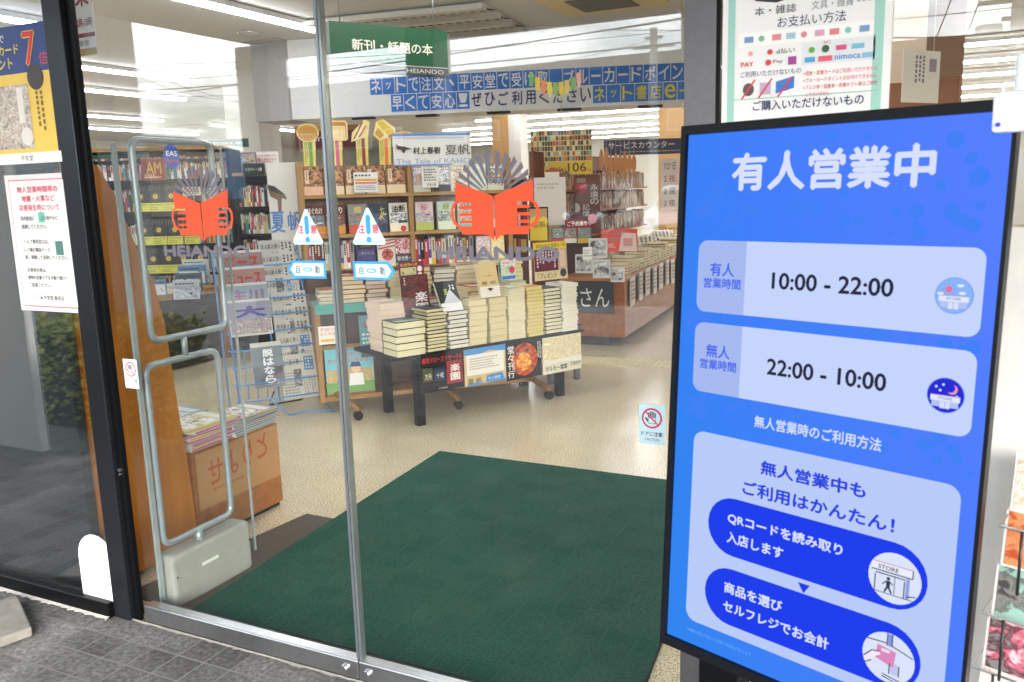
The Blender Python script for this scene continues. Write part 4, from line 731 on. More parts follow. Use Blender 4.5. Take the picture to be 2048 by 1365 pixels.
for u, lb, base, (tx, tc_), bd in cards:
    P, t = fbook(lb, UF, u, .03, 1.172, .13, .2, base, .1, .035 if u < .9 else .06)
    if tx: P.t(tx, .12 if len(tx) > 1 else .3, .7 if len(tx) != 2 else .66, .88 if len(tx) > 1 else .7, .92, tc_, 3, .03) if tx != '七人' else P.t(tx, .6, .4, .85, .9, tc_, 3, .03, True)
    q = random.Random(int(u*99)); P.ph(.03, .3, .97, .66 if tx else .97, [base, q.choice(['#4a5a70', '#b89060', '#8a4a40', '#6a8a9a']), base, q.choice(['#d8c8a0', '#e0dcd0', '#a85a3a'])], 24, int(u*50))
    if 0: P.p([(.1, .36), (.5, .5+.2*q.random()), (.95, .4), (.9, .32), (.1, .31)], q.choice(['#4a5a70', '#b89060', '#8a4a40', '#d8c8a0', '#6a8a9a']), 2).o(.5, .45, .12, q.choice(['#a85a3a', '#d0b060', '#5a6a80', '#c8a0a0']), 3)
    if '油断' in lb: P.p([(.45, .3), (.95, .3), (1, .36), (.5, .4)], '#2c3e5c', 4).o(.72, .1, .16, '#c8303a', 4)
    fdone(P, t, (.29, bd))
for u, w, lb, base, fn in ((.33, .13, 'purple こわいハコ book facing out in third row', '#33246a', lambda P: (P.r(.1, .66, .9, .95, '#241c1e', 2), P.r(.2, .7, .8, .78, '#4a3a34', 3), P.t('こわいハコ', .1, .45, .9, .56, '#c8c4dc', 3))), (.475, .14, 'book with red striped flag cover in third row', '#d4ccc0', lambda P: (P.p([(.05, .6), (.9, .7), (.9, .75), (.05, .66)], '#b83a34', 2), P.p([(.05, .72), (.9, .82), (.9, .87), (.05, .78)], '#b83a34', 2), P.p([(.05, .84), (.9, .92), (.9, .97), (.05, .9)], '#b83a34', 2), P.o(.5, .42, .3, '#c04a3c', 2), P.t('大', .3, .3, .7, .6, '#2a2422', 3, .03))), (.6, .13, 'red and black Next book at third row right', '#a83040', lambda P: (P.ph(.02, .55, .98, .98, ['#8c2434', '#b83a4c', '#e0c8c4', '#2c2024'], 36, 11), P.t('Next', .06, .44, .94, .62, '#ece4e0', 4, .02), P.r(0, 0, 1, .42, '#2c343e', 2), P.t('新世界へ', .1, .18, .9, .34, '#d8dcdc', 4), P.r(.05, .03, .6, .1, '#c8c040', 3)))):
    P, t = fbook(lb, UF, u, .02, .93, w, .2, base, .08, .03); fn(P); fdone(P, t)
# upper right section
for u, lb, base, c2 in ((.755, 'sunset coloured book on bookcase top right section', '#8c9ab8', '#d8a070'), (.9, 'pale blue book with girl on bookcase top', '#b8c8d4', '#8a5a40'), (1.03, 'cream picture book on bookcase top right', '#d8ccb8', '#b89a80'), (1.17, 'mint picture book on bookcase top right', '#b8cfc0', '#d8d4b8'), (1.3, 'dark grey book at bookcase top right end', '#4a4e58', '#b0a890')):
    P, t = fbook(lb, UF, u, .04, 1.44, .125, .19, base, .1, .03); P.ph(.03, .27, .97, .97, [base, c2, base, '#e8e0d0'], 22, int(u*40)).l(.1, .8, .9, .92, 1, '#e8e4dc', 3); fdone(P, t, (.26, '#2a2c34' if u < 1 and u > .8 else '#c8ccb8'))
P = pop('card_sign', 'white handwritten card in front of the sunset book', UF, .81, -.01, 1.47, .115, .145, '#e6e2dc'); P.l(.12, .3, .9, .92, 5, '#6a645c').t('常備の棚', .3, .08, .85, .2, '#5a5048').done()
P = pop('card_sign', 'white card with yellow and red stripes on kitchen books', UF, .335, -.01, 1.45, .165, .135, '#e0dedc'); P.l(.05, .76, .95, .94, 1, '#44484c', 2).r(.05, .56, .95, .68, '#d8a84a', 1).r(.05, .42, .95, .52, '#d87a6a', 1).l(.08, .1, .9, .36, 3, '#5a5c5c', 2).done()
# spines
def spine_mesh(t, h, d, cov, ti, seed):
    k = ('s', round(t, 4), round(h, 3), cov, ti)
    if k not in _B:
        q = random.Random(seed); mb = MB().box(0, t, 0, d, 0, h, mat(cov, .45, 0, .06)).box(.002, t-.002, .004, d-.002, h+.0002, h+.0006, mat('#ded6c0', .9)); tm = mat(ti, .5, 0, 0)
        n = q.randint(4, 8); z = h*.9; s = min(t*.55, .011)
        for i in range(n): mb.flat(rect(t/2-s/2, z-s, t/2+s/2, z), -.0007, tm); z -= s*1.25
        if q.random() < .6: mb.flat(rect(.0004, .001, t-.0004, h*.22), -.0006, mat(q.choice(['#d84a34', '#e8e2d2', '#e0c040', '#3a6a9a', '#f0ece4', '#c85a7a']), .45, 0, 0))
        _B[k] = mb.mesh()
    return _B[k]
SPC = [('dark red', '#6a2428', '#e0c8b0'), ('white', '#dcd8d0', '#3a3a3c'), ('purple', '#54408a', '#d8d0e0'), ('grey', '#8e8e8e', '#2a2a2a'), ('pink', '#d06088', '#f0e4e8'), ('navy', '#2a3050', '#d8d4c0'), ('cream', '#d8ccb0', '#6a4a34'), ('black', '#1e1e22', '#dcdcd8'), ('teal', '#3f8a8c', '#e4ece8'), ('red', '#b83038', '#f0e8e0'), ('pale green', '#a8c0a4', '#44543c'), ('yellow', '#d0b848', '#4a3a18')]
def nth(n): return f'{n}{"th" if 10 <= n % 100 <= 20 else {1:"st",2:"nd",3:"rd"}.get(n % 10, "th")}'
def spine_row(fr, u0, u1, back, z, hmax, desc, grp, seed, tm=(.016, .028), pool=SPC):
    rr = random.Random(seed); u = u0; i = 0
    while u < u1-.03:
        i += 1; t = round(rr.choice([tm[0], (tm[0]+tm[1])/2, tm[1]]), 4); nm, cv, ti = pool[rr.randrange(len(pool))]; h = round(hmax*rr.choice([.86, .92, .97, 1]), 3)
        o = bpy.data.objects.new('book', spine_mesh(t, h, .14, cv, ti, rr.randrange(999))); C.objects.link(o); o.location = fr.pt(u, back, z); o.rotation_euler.z = fr.rz
        tag(o, f'{nm} spined {nth(i)} book from left in {desc}', 'book', grp); u += t+.001
spine_row(UF, .005, .325, .04, .9285, .2, 'bookcase third row left bay', 'upright books in the bookcase', 4)
spine_row(UF, .745, 1.2, .04, .9285, .205, 'bookcase third row right bay', 'upright books in the bookcase', 9)
for u, lb, base, c2 in ((1.2, 'pale flower patterned book in third row right', '#dccfd0', '#d88a94'), (1.31, 'yellow flower book at third row right end', '#e0cc60', '#f0e8c0')):
    P, t = fbook(lb, UF, u, .03, .93, .105, .18, base, .08, .03); P.ph(.04, .04, .96, .96, [base, c2, base, '#f0ece0'], 40, int(u*30)); fdone(P, t)
# picture book under the ledge
P = Panel('picture_book', 'large blue baseball picture book in the bookcase base', 'book', BF.pt(.03, -.03, .115), BF.rz, .32, .315, '#6fb4c4', .012, .06, None, .0012)
P.p([(0, 0), (1, 0), (1, .28), (0, .32)], '#6a9a58', 1).ph(.02, .28, .98, .56, ['#c8783a', '#7a9a5a', '#e0b060', '#4a6a88', '#d8c890'], 60, 12, 2).r(0, 0, 1, .05, '#8a4a38', 2).o(.62, .56, .1, '#dcb894', 3).p([(.5, .6), (.74, .6), (.7, .7), (.54, .7)], '#26406e', 4).p([(.46, .2), (.78, .2), (.76, .46), (.5, .46)], '#e4e4e8', 3).t('デコピンの', .3, .84, .86, .94, '#c83c3a', 3, .02).t('とくべつないちにち', .06, .7, .9, .8, '#c83c3a', 3, .02).t('大谷翔平', .3, .955, .7, .99, '#33484c', 3).done('cover')
P = pop('card_sign', 'small white rounded card with red letters above picture book', BF, .0, -.03, .47, .125, .12, '#e8e4de'); P.t('デコピン', .1, .72, .8, .92, '#c83c3a', 2, .03).t('とくべつ', .1, .48, .85, .66, '#c83c3a', 2, .03).r(.1, .14, .8, .28, '#d8b43a').done()
P = Panel('picture_book', 'second blue picture book leaning at the bookcase base right', 'book', BF.pt(.27, -.02, .36), BF.rz, .16, .28, '#5a98a8', .012, .06, None, .0012); P.p([(0, 0), (1, 0), (1, .25), (0, .2)], '#4a6a50').t('とく', .15, .7, .8, .86, '#c83c3a', 3, .02).l(.1, .3, .9, .6, 3, '#d8e4e4', 2).done('cover')
# bread cut-outs
GBr = 'bread cut out signs'
def bread(u, z, lb, pts, col, extra, sc):
    r = thing('bread_sign', lb, 'sign', UF.pt(u, .12, 1.60), UF.rz, GBr)
    MB().prism([(-.04, 0), (.04, 0), (.05, .26), (-.035, .26)], 0, .003, mat('#d8c868', .5, 0, 0), axis='y').build('strip', r)
    MB().flat(rect(.0, .03, .024, .22), -.001, mat(sc, .5, 0, 0)).lines(-.03, .02, -.005, .22, 2, -.001, mat('#8a7a30', .5, 0, 0), 1, True).build('lettering', r)
    b = MB().prism([(a, c) for a, c in pts], -.006, -.002, mat('#e6cf86', .5, 0, 0), axis='y').build('bread', r); b.location = (0, 0, z-1.60)
    e = MB(); extra(e); e.build('bread_picture', b)
bm = lambda h: mat(h, .5, 0, .1, 60)
def e1(e):
    e.flat(circ(0, 0, .066, 24, .054), -.007, bm('#c89640'))
    for i in range(-2, 3): e.flat([(i*.022-.03, -.036), (i*.022-.026, -.036), (i*.022+.03, .036), (i*.022+.026, .036)], -.0078, bm('#a8742a')); e.flat([(i*.022+.026, -.036), (i*.022+.03, -.036), (i*.022-.026, .036), (i*.022-.03, .036)], -.0084, bm('#a8742a'))
bread(.06, 1.86, 'round melon bread cut out sign on yellow strip', circ(0, 0, .075, 26, .062), '', e1, '#6a9a4a')
bread(.24, 1.87, 'toast slice cut out sign left of the centre pole', rrect(-.09, -.065, .09, .07, .02), '', lambda e: (e.flat(rrect(-.08, -.055, .08, .06, .018), -.007, bm('#b8763a')), e.flat(rrect(-.03, -.06, .075, .035, .012), -.0078, bm('#e4c890'))), '#c85a8a')
bread(.42, 1.87, 'bacon sandwich cut out sign right of the centre pole', [(-.07, -.075), (.05, -.035), (.065, .06), (.03, .075), (-.06, -.01)], '', lambda e: [e.flat([(-.055+.018*i, -.055+.006*i), (-.045+.018*i, -.055+.006*i), (.02+.012*i, .06-.012*i), (.01+.012*i, .06-.012*i)], -.007-.0005*i, bm(c)) for i, c in enumerate(('#8a4030', '#e8d8b8', '#9a4a34', '#d8b888'))], '#8a3040')
bread(.58, 1.87, 'two butter toast sticks cut out sign', [(-.075, -.03), (-.03, -.07), (.03, -.045), (.085, -.02), (.08, .02), (0, .08), (-.05, .06)], '', lambda e: (e.flat([(-.065, -.02), (-.03, -.055), (.0, -.03), (-.04, .02)], -.007, bm('#b8923a')), e.flat([(-.045, .055), (-.01, .07), (.075, .0), (.06, -.03), (.03, -.035)], -.0078, bm('#d0b040')), e.flat([(.03, -.035), (.075, -.012), (.07, -.03), (.035, -.05)], -.0084, bm('#a86a30'))), '#d8703a')
bread(.72, 1.83, 'oval orange bun cut out sign at the right', circ(0, 0, .072, 24, .034), '', lambda e: (e.flat(circ(0, .002, .062, 24, .026), -.007, bm('#d8803c')), e.flat(circ(0, .004, .04, 20, .012), -.0078, bm('#e8a060'))), '#3a8aa0')
# hanging posters and banners
def hang(name, label, cat, x0, y0, x1, y1, d, az, base, group=None, t=.004):
    o = gd(x0, y1, d); f = Frame(o, az); w, zt = f.px(x1, y0); _, zb = f.px(x0, y1); u0, ztl = f.px(x0, y0)
    P = Panel(name, label, cat, o, f.rz, w, ztl-zb, base, t, 0, group, .002); return P
P = hang('bread_poster', 'brown and maroon poster behind the bread cut outs', 'poster', 592, 253, 716, 302, 6.6, 64, '#7a5030'); P.r(.02, .1, .98, .78, '#5a1a2c').t('Bread', .25, .35, .7, .62, '#d8c0b8', 2).mosaic(0, .78, 1, 1, 6, 1, ['#a87a48', '#8a5c34', '#b88c58'], 1, -.02).done()
P = hang('hanging_banner', 'white 夏帆 banner with blue bands and bird drawing', 'banner', 788, 268, 941, 333, 5.6, 50, '#dcd8d2'); P.r(0, .93, 1, 1, '#5a86c8').r(0, 0, .75, .04, '#5a86c8').l(.03, .82, .97, .9, 1, '#9ab0d0', 2).t('村上春樹', .25, .36, .6, .58, '#24221f', 3, .02).t('夏帆', .66, .32, .98, .64, '#3a3836', 3, .01).t('The Tale of KAHO', .03, .06, .98, .22, '#86a4cc', 3, 0)
P.p([(.03, .68), (.08, .62), (.14, .6), (.24, .52), (.16, .5), (.13, .38), (.1, .5), (.05, .52)], '#4a342c', 3).done()
bn = P.root
P = hang('author_poster', 'yellow framed poster of many book covers with 106', 'poster', 1062, 262, 1184, 352, 8.2, 66, '#dcc458'); P.mosaic(.01, .3, .99, .99, 22, 6, ['#8a4a3a', '#3a4a58', '#c86a4a', '#d8ccb0', '#5a7a7a', '#6a3a34', '#2c3c48', '#b89a70', '#c8503c', '#88a0a0', '#e0d0b0', '#4a5a4a'], 1, .09, 8).mosaic(.01, .19, .28, .29, 6, 1, ['#6a4a3a', '#3a4a58', '#d8ccb0'], 1, .09, 2).r(.28, .0, 1, .29, '#dcbc3a', 2).t('106', .6, .06, .9, .26, '#5a3a20', 4, .03).t('東野圭吾さん', .3, .07, .58, .17, '#5a3a20', 4, .02).t('ありがとう', .02, .04, .27, .14, '#c86a3a', 4).t('作品', .92, .06, .98, .12, '#5a3a20', 4).done()
MB().tube([(P.w*.5, .001, P.h), (P.w*.52, .001, P.h+.34)], .003, mat('#b8a078')).build('hanging_cord', P.root)
P = hang('counter_sign', 'dark navy サービスカウンター sign hanging over the counter', 'sign', 1208, 281, 1372, 312, 11, 64, '#3c3f50'); P.t('サービスカウンター', .05, .42, .86, .85, '#d8ccc4', 2, .02).l(.2, .12, .95, .3, 1, '#a89ca0', 2).done()
P = hang('calendar_poster', 'white calendar poster at right edge of counter', 'poster', 1322, 318, 1358, 420, 10.4, 64, '#e6dedc'); 
for i, s in enumerate(('7/27 日', '2 夜', '2 宮', '2 夜')): P.t(s, .15, .78-.24*i, .8, .92-.24*i, '#b04a5a' if i % 2 else '#4a4448', 2)
P.done()
P = hang('novel_poster', 'brown poster with white vertical title over the counter', 'poster', 1130, 352, 1200, 470, 8.4, 64, '#6a4434'); P.t('永遠の', .72, .5, .95, .85, '#e4dcd6', 3, .01, True).t('記憶', .5, .3, .7, .52, '#e4dcd6', 3, .01, True).t('東野圭吾', .1, .32, .24, .72, '#d8ccc4', 3, 0, True).r(.32, .7, .62, .96, '#a82a3c', 2).r(.35, .88, .6, .95, '#8a9098', 3).o(.3, .45, .14, '#c8c4c0', 2).done()
P = hang('reserve_sign', 'dark red ご予約承り中 strip above reserved books', 'sign', 1130, 440, 1188, 457, 7.6, 60, '#8c2430'); P.t('ご予約承り中', .08, .2, .92, .8, '#f0e4e4', 2, .02).done()
tag(MB().prism(circ(0, 0, .045, 8), 0, .003, mat('#d898a4', .5), axis='y').build('flower_sign'), 'pink flower shaped card above the red strip', 'sign').location = gd(1185, 438, 7.55)
P = hang('tote_sign', 'red トートバッグプレゼント sign standing on the counter', 'sign', 1203, 460, 1275, 506, 7.4, 60, '#d8584e', None); P.t('トートバッグ', .05, .74, .62, .9, '#3a9ab0', 3, .03).t('プレゼント', .05, .5, .55, .66, '#3a9ab0', 3, .03).p([(.48, .06), (.98, .0), (.95, .8), (.56, .85)], '#dcc0b8', 2).r(.6, .25, .86, .6, '#c88a8a', 3).l(.06, .2, .42, .4, 3, '#f0d0cc', 3).done()
# garland
gl = thing('pennant_garland', 'string of yellow green and orange paper pennants', 'garland', gd(1060, 150, 6.0), az2rz(64))
mb = MB(); pts = [Vector((.0+i*.028, 0, .02-.16*4*(i/13)*(1-i/13)*.5)) for i in range(14)]; mb.tube(pts, .0015, mat('#b8b060')); mb.build('string', gl)
for i, c in enumerate(('#6a9a58', '#d8b83a', '#e08a4a', '#d8c04a', '#8aa850', '#d8b43a', '#c8b050', '#7aa060', '#e0a090')):
    u = .01+i*.042; z = .02-.16*4*(u/.364)*(1-u/.364)*.5; MB().prism([(u-.018, z), (u+.018, z), (u+.017, z-.07), (u, z-.105), (u-.017, z-.07)], -.001, .001, mat(c, .6, 0, .1), axis='y').build('flag', gl)
# white standing panel with bird
P = hang('standing_panel', 'white 夏帆 panel with bird beside the bookcase', 'panel', 547, 326, 602, 520, 6.0, 60, '#dedcd8', None, .02); P.p([(0, .76), (.2, .74), (.4, .68), (.5, .66), (.52, .62), (.38, .64), (.34, .5), (.25, .5), (.25, .62), (.05, .66)], '#7a5c4c', 2).p([(0, .78), (.2, .76), (.4, .7), (.5, .67), (.3, .68), (.05, .72)], '#3c3634', 3).t('夏', .02, .28, .42, .5, '#5a8acc', 3, .03).t('帆', .5, .3, .95, .5, '#5a8acc', 3, .03).t('村上春樹', .4, .04, .75, .2, '#2c2a28', 3, .02).done()
for i, (x, lb) in enumerate(((548, 'left bulldog clip on top of the white bird panel'), (598, 'right bulldog clip on top of the white bird panel'))): tag(MB().prism([(-.02, -.03), (.02, -.03), (.014, .012), (-.014, .012)], -.012, .03, mat('#a8a8ac', .3, .7), axis='y').build('bulldog_clip'), lb, 'clip', 'clips on the bird panel').location = gd(x, 332, 5.97)
# ---------------------------------------------------------------- newspaper rack
ZT = 1.10
NF = Frame(gz(640, 818), 36); nk = thing('newspaper_rack', 'leaning blue wire newspaper rack', 'rack', NF.o, NF.rz)
BW = mat('#4a90d0', .4, .1); LN = .30
def bk(z): return LN*z/ZT
for u in (-.46, -.40, -.34, -.29):
    for i in (0, 1, 2, 3): MB().tube([(u, bk(.12+i*.108)-.068, .125+i*.108), (u, bk(.12+i*.108)-.068+.03, .02+i*.108), (u, bk(.12+i*.108)+.01, .02+i*.108)], .0032, BW, 6).build('pocket_bar', nk)
for u in (-.52, -.26, 0): MB().tube([(u, bk(.08), .08), (u, bk(ZT), ZT)], .006, BW, 6).build('upright_wire', nk)
MB().tube([(-.56, .18, .05), (-.56, LN+.05, ZT)], .006, BW, 6).build('upright_wire', nk)
for i in range(9):
    z = .12+i*.108; MB().tube([(-.54, bk(z)+.02, z), (-.54, bk(z)-.07, z+.005), (0.01, bk(z)-.07, z+.005), (.01, bk(z)+.02, z)], .005, BW, 6).build('pocket_wire', nk)
MB().tube([(-.3, .1, .08), (-.22, -.05, .004), (-.1, -.12, .03), (.06, -.14, .004), (0, .1, .1)], .006, BW, 6).build('foot_wire', nk)
MB().tube([(-.24, .28, .1), (-.28, .3, .004), (-.06, .26, .02), (-.05, .1, .1)], .006, BLACKM, 6).build('prop', nk)
rr = random.Random(8)
names = ['lowest', 'second lowest', 'third lowest', 'fourth lowest', 'fifth', 'sixth', 'seventh', 'eighth', 'ninth', 'topmost']
for i in range(10):
    z = .10+i*.092 if i < 6 else .65+(i-6)*.085; h = .30 if i == 0 else .25; x0 = -.24 if i < 6 else -.27
    P = Panel('newspaper', f'{names[i]} folded newspaper in right column of wire rack', 'newspaper', NF.pt(x0, bk(z)-.06+.003*i, z), NF.rz+rr.uniform(-.03, .03), .235, h, '#b4b2ac', .012, -.02+.24, 'newspapers in the wire rack', .0012, .8)
    P.l(.05, .05, .55, .62, 9, '#7a7a7a', 1).l(.58, .05, .95, .5, 5, '#84848a', 1, True)
    if i in (0, 1, 2, 6): P.r(.66, .62, .93, .93, '#3f6c9c', 1).mosaic(.68, .64, .91, .91, 3, 4, ['#5a86b4', '#a8bccc'], 2, .2, i)
    else: P.l(.62, .6, .95, .93, 3, '#3c3c40', 1, True)
    P.ph(.34, .28, .56, .66, ['#2c2c30', '#5a5a5e', '#a8a4a0'], 34, i+90, 3).t('全人訴え熱く', .05, .76, .6, .9, '#4a4a4c', 2, .02).done()
tb_ = [('#8a706c', 'ニース', '#a83430'), ('#94766e', 'ニュース', '#a83430'), ('#8a9aa4', '主川', '#8a6a8c'), ('#8c8ea0', '大', '#4c4488'), ('#78828e', '脱ける', '#e0e6ea')]
for i, (c, s, tc_) in enumerate(tb_):
    z = ZT-.24-i*.105-(.12 if i == 4 else 0); hh = .24 if i < 4 else .30
    P = Panel('newspaper', f'{["topmost","second","third","fourth","lowest tall dark"][i]} tabloid in left column of wire rack', 'newspaper', NF.pt(-.53 if i < 4 else -.42, bk(z)-.055-.012*i, z-(.12 if i == 4 else 0)), NF.rz, .27 if i < 4 else .2, hh, '#c4c2ba', .01, .22, 'tabloids in the wire rack', .0012, .8)
    P.r(.0, .45 if i < 4 else 0, 1, .93 if i < 4 else .9, c, 1).ph(.02, .05, .98, .45, ['#6a6a78', '#a8a09a', '#8a6a78', '#c8c4bc'], 26, i+80)
    if i == 4: P.t('脱はなら', .35, .08, .7, .86, tc_, 3, .05, True)
    else: P.t(s, .1, .5, .9, .82, tc_, 3, .06)
    P.done()
# ---------------------------------------------------------------- left side table and dark shelves
SF = Frame((-5.69, 4.0, 0), 0); sz = .66
stb = thing('magazine_table', 'wood edged black fronted side table at left', 'table', SF.o, SF.rz)
MB().box(-.3, 1.75, -.02, .55, sz-.05, sz, WOODH).build('tabletop', stb, bevel=.003); MB().box(-.28, 1.66, .03, .5, .02, sz-.051, mat('#0e0c0b', .6)).build('front_panel', stb); MB().box(1.665, 1.75, 0, .5, 0, sz-.051, WOOD).build('end_post', stb)
rr = random.Random(77)
def pileset(u, n, cols, nm, w=.25, d=.19):
    for i in range(n): magazine(f'{ords[n-1-i]} volume of the {nm} on the side table', SF.pt(u, .04, sz+.0005+i*.03) , SF.rz+rr.uniform(-.06, .06), cols[i % len(cols)], w, d, .029, 0, 'volumes on the side table')
pileset(.62, 2, [('#e0dcd4', '#c83848', '#e8e0d0')], 'red and black pile'); pileset(.92, 2, [('#e8e4d8', '#e0dcc8', '#c85a3a')], 'pale pile'); pileset(1.25, 2, [('#d8dcd8', '#88a8b8', '#d8d0a8')], 'blue grey pile')
for i, (x0, y0, x1, y1, d, base, c2, lb) in enumerate(((348, 562, 396, 600, 6.9, '#c8ccd8', '#8a98b4', 'pale seaside book propped on the side table'), (352, 548, 402, 585, 7.1, '#4a5a6a', '#a8b0a8', 'dark photo book behind the seaside book'), (358, 532, 410, 570, 7.25, '#6a90b8', '#d8d8c8', 'blue picture book behind the photo book'), (366, 520, 416, 552, 7.4, '#c8ccc4', '#78a0b0', 'white and blue book at back of table'), (312, 560, 330, 592, 7.0, '#6a90b0', '#d8dcd8', 'small blue striped book at the table left'))):
    P = hang('book', lb, 'book', x0, y0, x1, y1, d, 60, base, 'books propped on the side table', .02); P.ph(.04, .05, .96, .7, [base, c2, '#e4e4e0', c2], 22, int(x0)).l(.1, .75, .85, .9, 1, '#3a4250', 2).o(.7, .3, .06, '#3c3c44', 3).done('cover')
DF = Frame(gd(400, 500, 7.9), 64); u0 = DF.px(176, 450)[0]; u1 = DF.px(470, 450)[0]; u2 = DF.px(592, 450)[0]
DF.o = DF.pt(u0, 0, 0); DF.o.z = 0; W1, W2 = u1-u0, u2-u0
DKW = mat('#0b0b0c', .65)
Zs = [DF.px(320, y)[1] for y in (547, 490, 423)]
def darkcase(name, lb, a, b, zt, zs, back=0):
    r = thing(name, lb, 'bookcase', DF.pt(a, back), DF.rz); w = b-a
    MB().box(0, w, .3, .33, 0, zt, DKW).build('back_board', r)
    for u in (0, w-.03): MB().box(u, u+.03, 0, .2995, 0, zt, DKW).build('side_board', r)
    for z in zs: MB().box(.031, w-.031, 0, .2995, z-.02, z, DKW).build('shelf', r)
    MB().box(0, w, -.0, .33, zt+.0005, zt+.03, mat('#8a6a34', .5)).build('top_board', r); return r
zt = DF.px(190, 305)[1]
darkcase('dark_bookcase', 'black bookcase with rows of gold sun books', 0, W1, zt, [.3, .62]+[z-.005 for z in Zs]+[1.62, 1.8])
darkcase('dark_bookcase', 'black bookcase between sun books and bird panel', W1+.01, W2+.1, DF.px(500, 352)[1], [.3, .6, .85, 1.1, 1.35])
# gold sun books: rows x columns
rows = [(Zs[2], (272, 302, 333, 362), 'top sun row'), (Zs[1], (272, 302, 334, 368), 'middle sun row'), (Zs[0], (285, 316, 346, 380), 'bottom sun row')]
for z, xs, nm in rows:
    for j, x in enumerate(xs):
        u = DF.px(x, 450)[0]; P, t = fbook(f'{["leftmost","second","third","fourth"][j]} black gold sun book in the {nm}', DF, u, -.02, z, .142, .235, '#2a2a2c', .08, .04, 'black books with gold suns')
        for a in range(16):
            an = a*math.pi/8; P.p([(.5+.12*math.cos(an-.08), .58+.07*math.sin(an-.08)), (.5+.12*math.cos(an+.08), .58+.07*math.sin(an+.08)), (.5+(.34-.08*(a % 2))*math.cos(an), .58+(.2-.05*(a % 2))*math.sin(an))], '#dcb440', 2)
        P.o(.5, .58, .13, '#e8c040', 3).o(.5, .58, .06, '#5a4a24', 4).t('本屋大賞受賞', .1, .22, .9, .29, '#5a5a20', 4).l(.1, .04, .9, .18, 2, '#7a7a30', 4)
        for k in range(4): P.p([(.05+.2*k, .8), (.12+.2*k, .8), (.25+.2*k, .98), (.18+.2*k, .98)], '#4c4c52', 2)
        fdone(P, t, (.33, '#c8c448'))
# other books in dark cases as one mass
mb = MB(); rr = random.Random(5)
pal = ['#c4c0b8', '#a03038', '#b8a040', '#2a3050', '#7e7e7e', '#a85070', '#d0ccc4', '#37787a', '#5a2428', '#b8602f', '#a8ac98', '#d8d4d0', '#24242a', '#3a3e48', '#4a3a30']
def massrow(fr, a, b, back, z, h, dens=1, thick=(.009, .024)):
    u = a
    while u < b:
        t = rr.uniform(*thick); hh = h*rr.uniform(.82, 1)
        if rr.random() < dens:
            M = Matrix.Translation(fr.pt(u, back, z)) @ Matrix.Rotation(fr.rz, 4, 'Z'); c = mat(rr.choice(pal), .5, 0, 0)
            mb.box(0, t, 0, .14, 0, hh, c, M); c2 = mat(rr.choice(pal), .5, 0, 0); k = rr.uniform(.4, .8)
            vs = [M @ Vector(v) for v in ((.2*t, -.001, hh*k), (.8*t, -.001, hh*k), (.8*t, -.001, hh*.92), (.2*t, -.001, hh*.92))]; mb.add(vs, [(0,1,2,3)], c2)
            if rr.random() < .5:
                vs = [M @ Vector(v) for v in ((0, -.001, 0), (t, -.001, 0), (t, -.001, hh*.22), (0, -.001, hh*.22))]; mb.add(vs, [(0,1,2,3)], mat(rr.choice(pal), .5, 0, 0))
        u += t+.001
uu = lambda x: DF.px(x, 450)[0]
massrow(DF, .04, W1-.04, .03, 1.62, .16); massrow(DF, .04, W1-.04, .03, 1.8, .02)
for z in Zs: massrow(DF, .04, uu(268), .03, z, .21)
massrow(DF, .04, W1-.04, .03, .62, .2); massrow(DF, .04, W1-.04, .03, .3, .2)
massrow(DF, uu(392), W1-.04, .03, Zs[1], .21); massrow(DF, uu(400), W1-.04, .03, Zs[2], .21); massrow(DF, uu(410), W1-.04, .03, Zs[0], .21)
for z in (.3, .6, .85, 1.1, 1.35): massrow(DF, W1+.05, W2+.05, .03, z, .2)
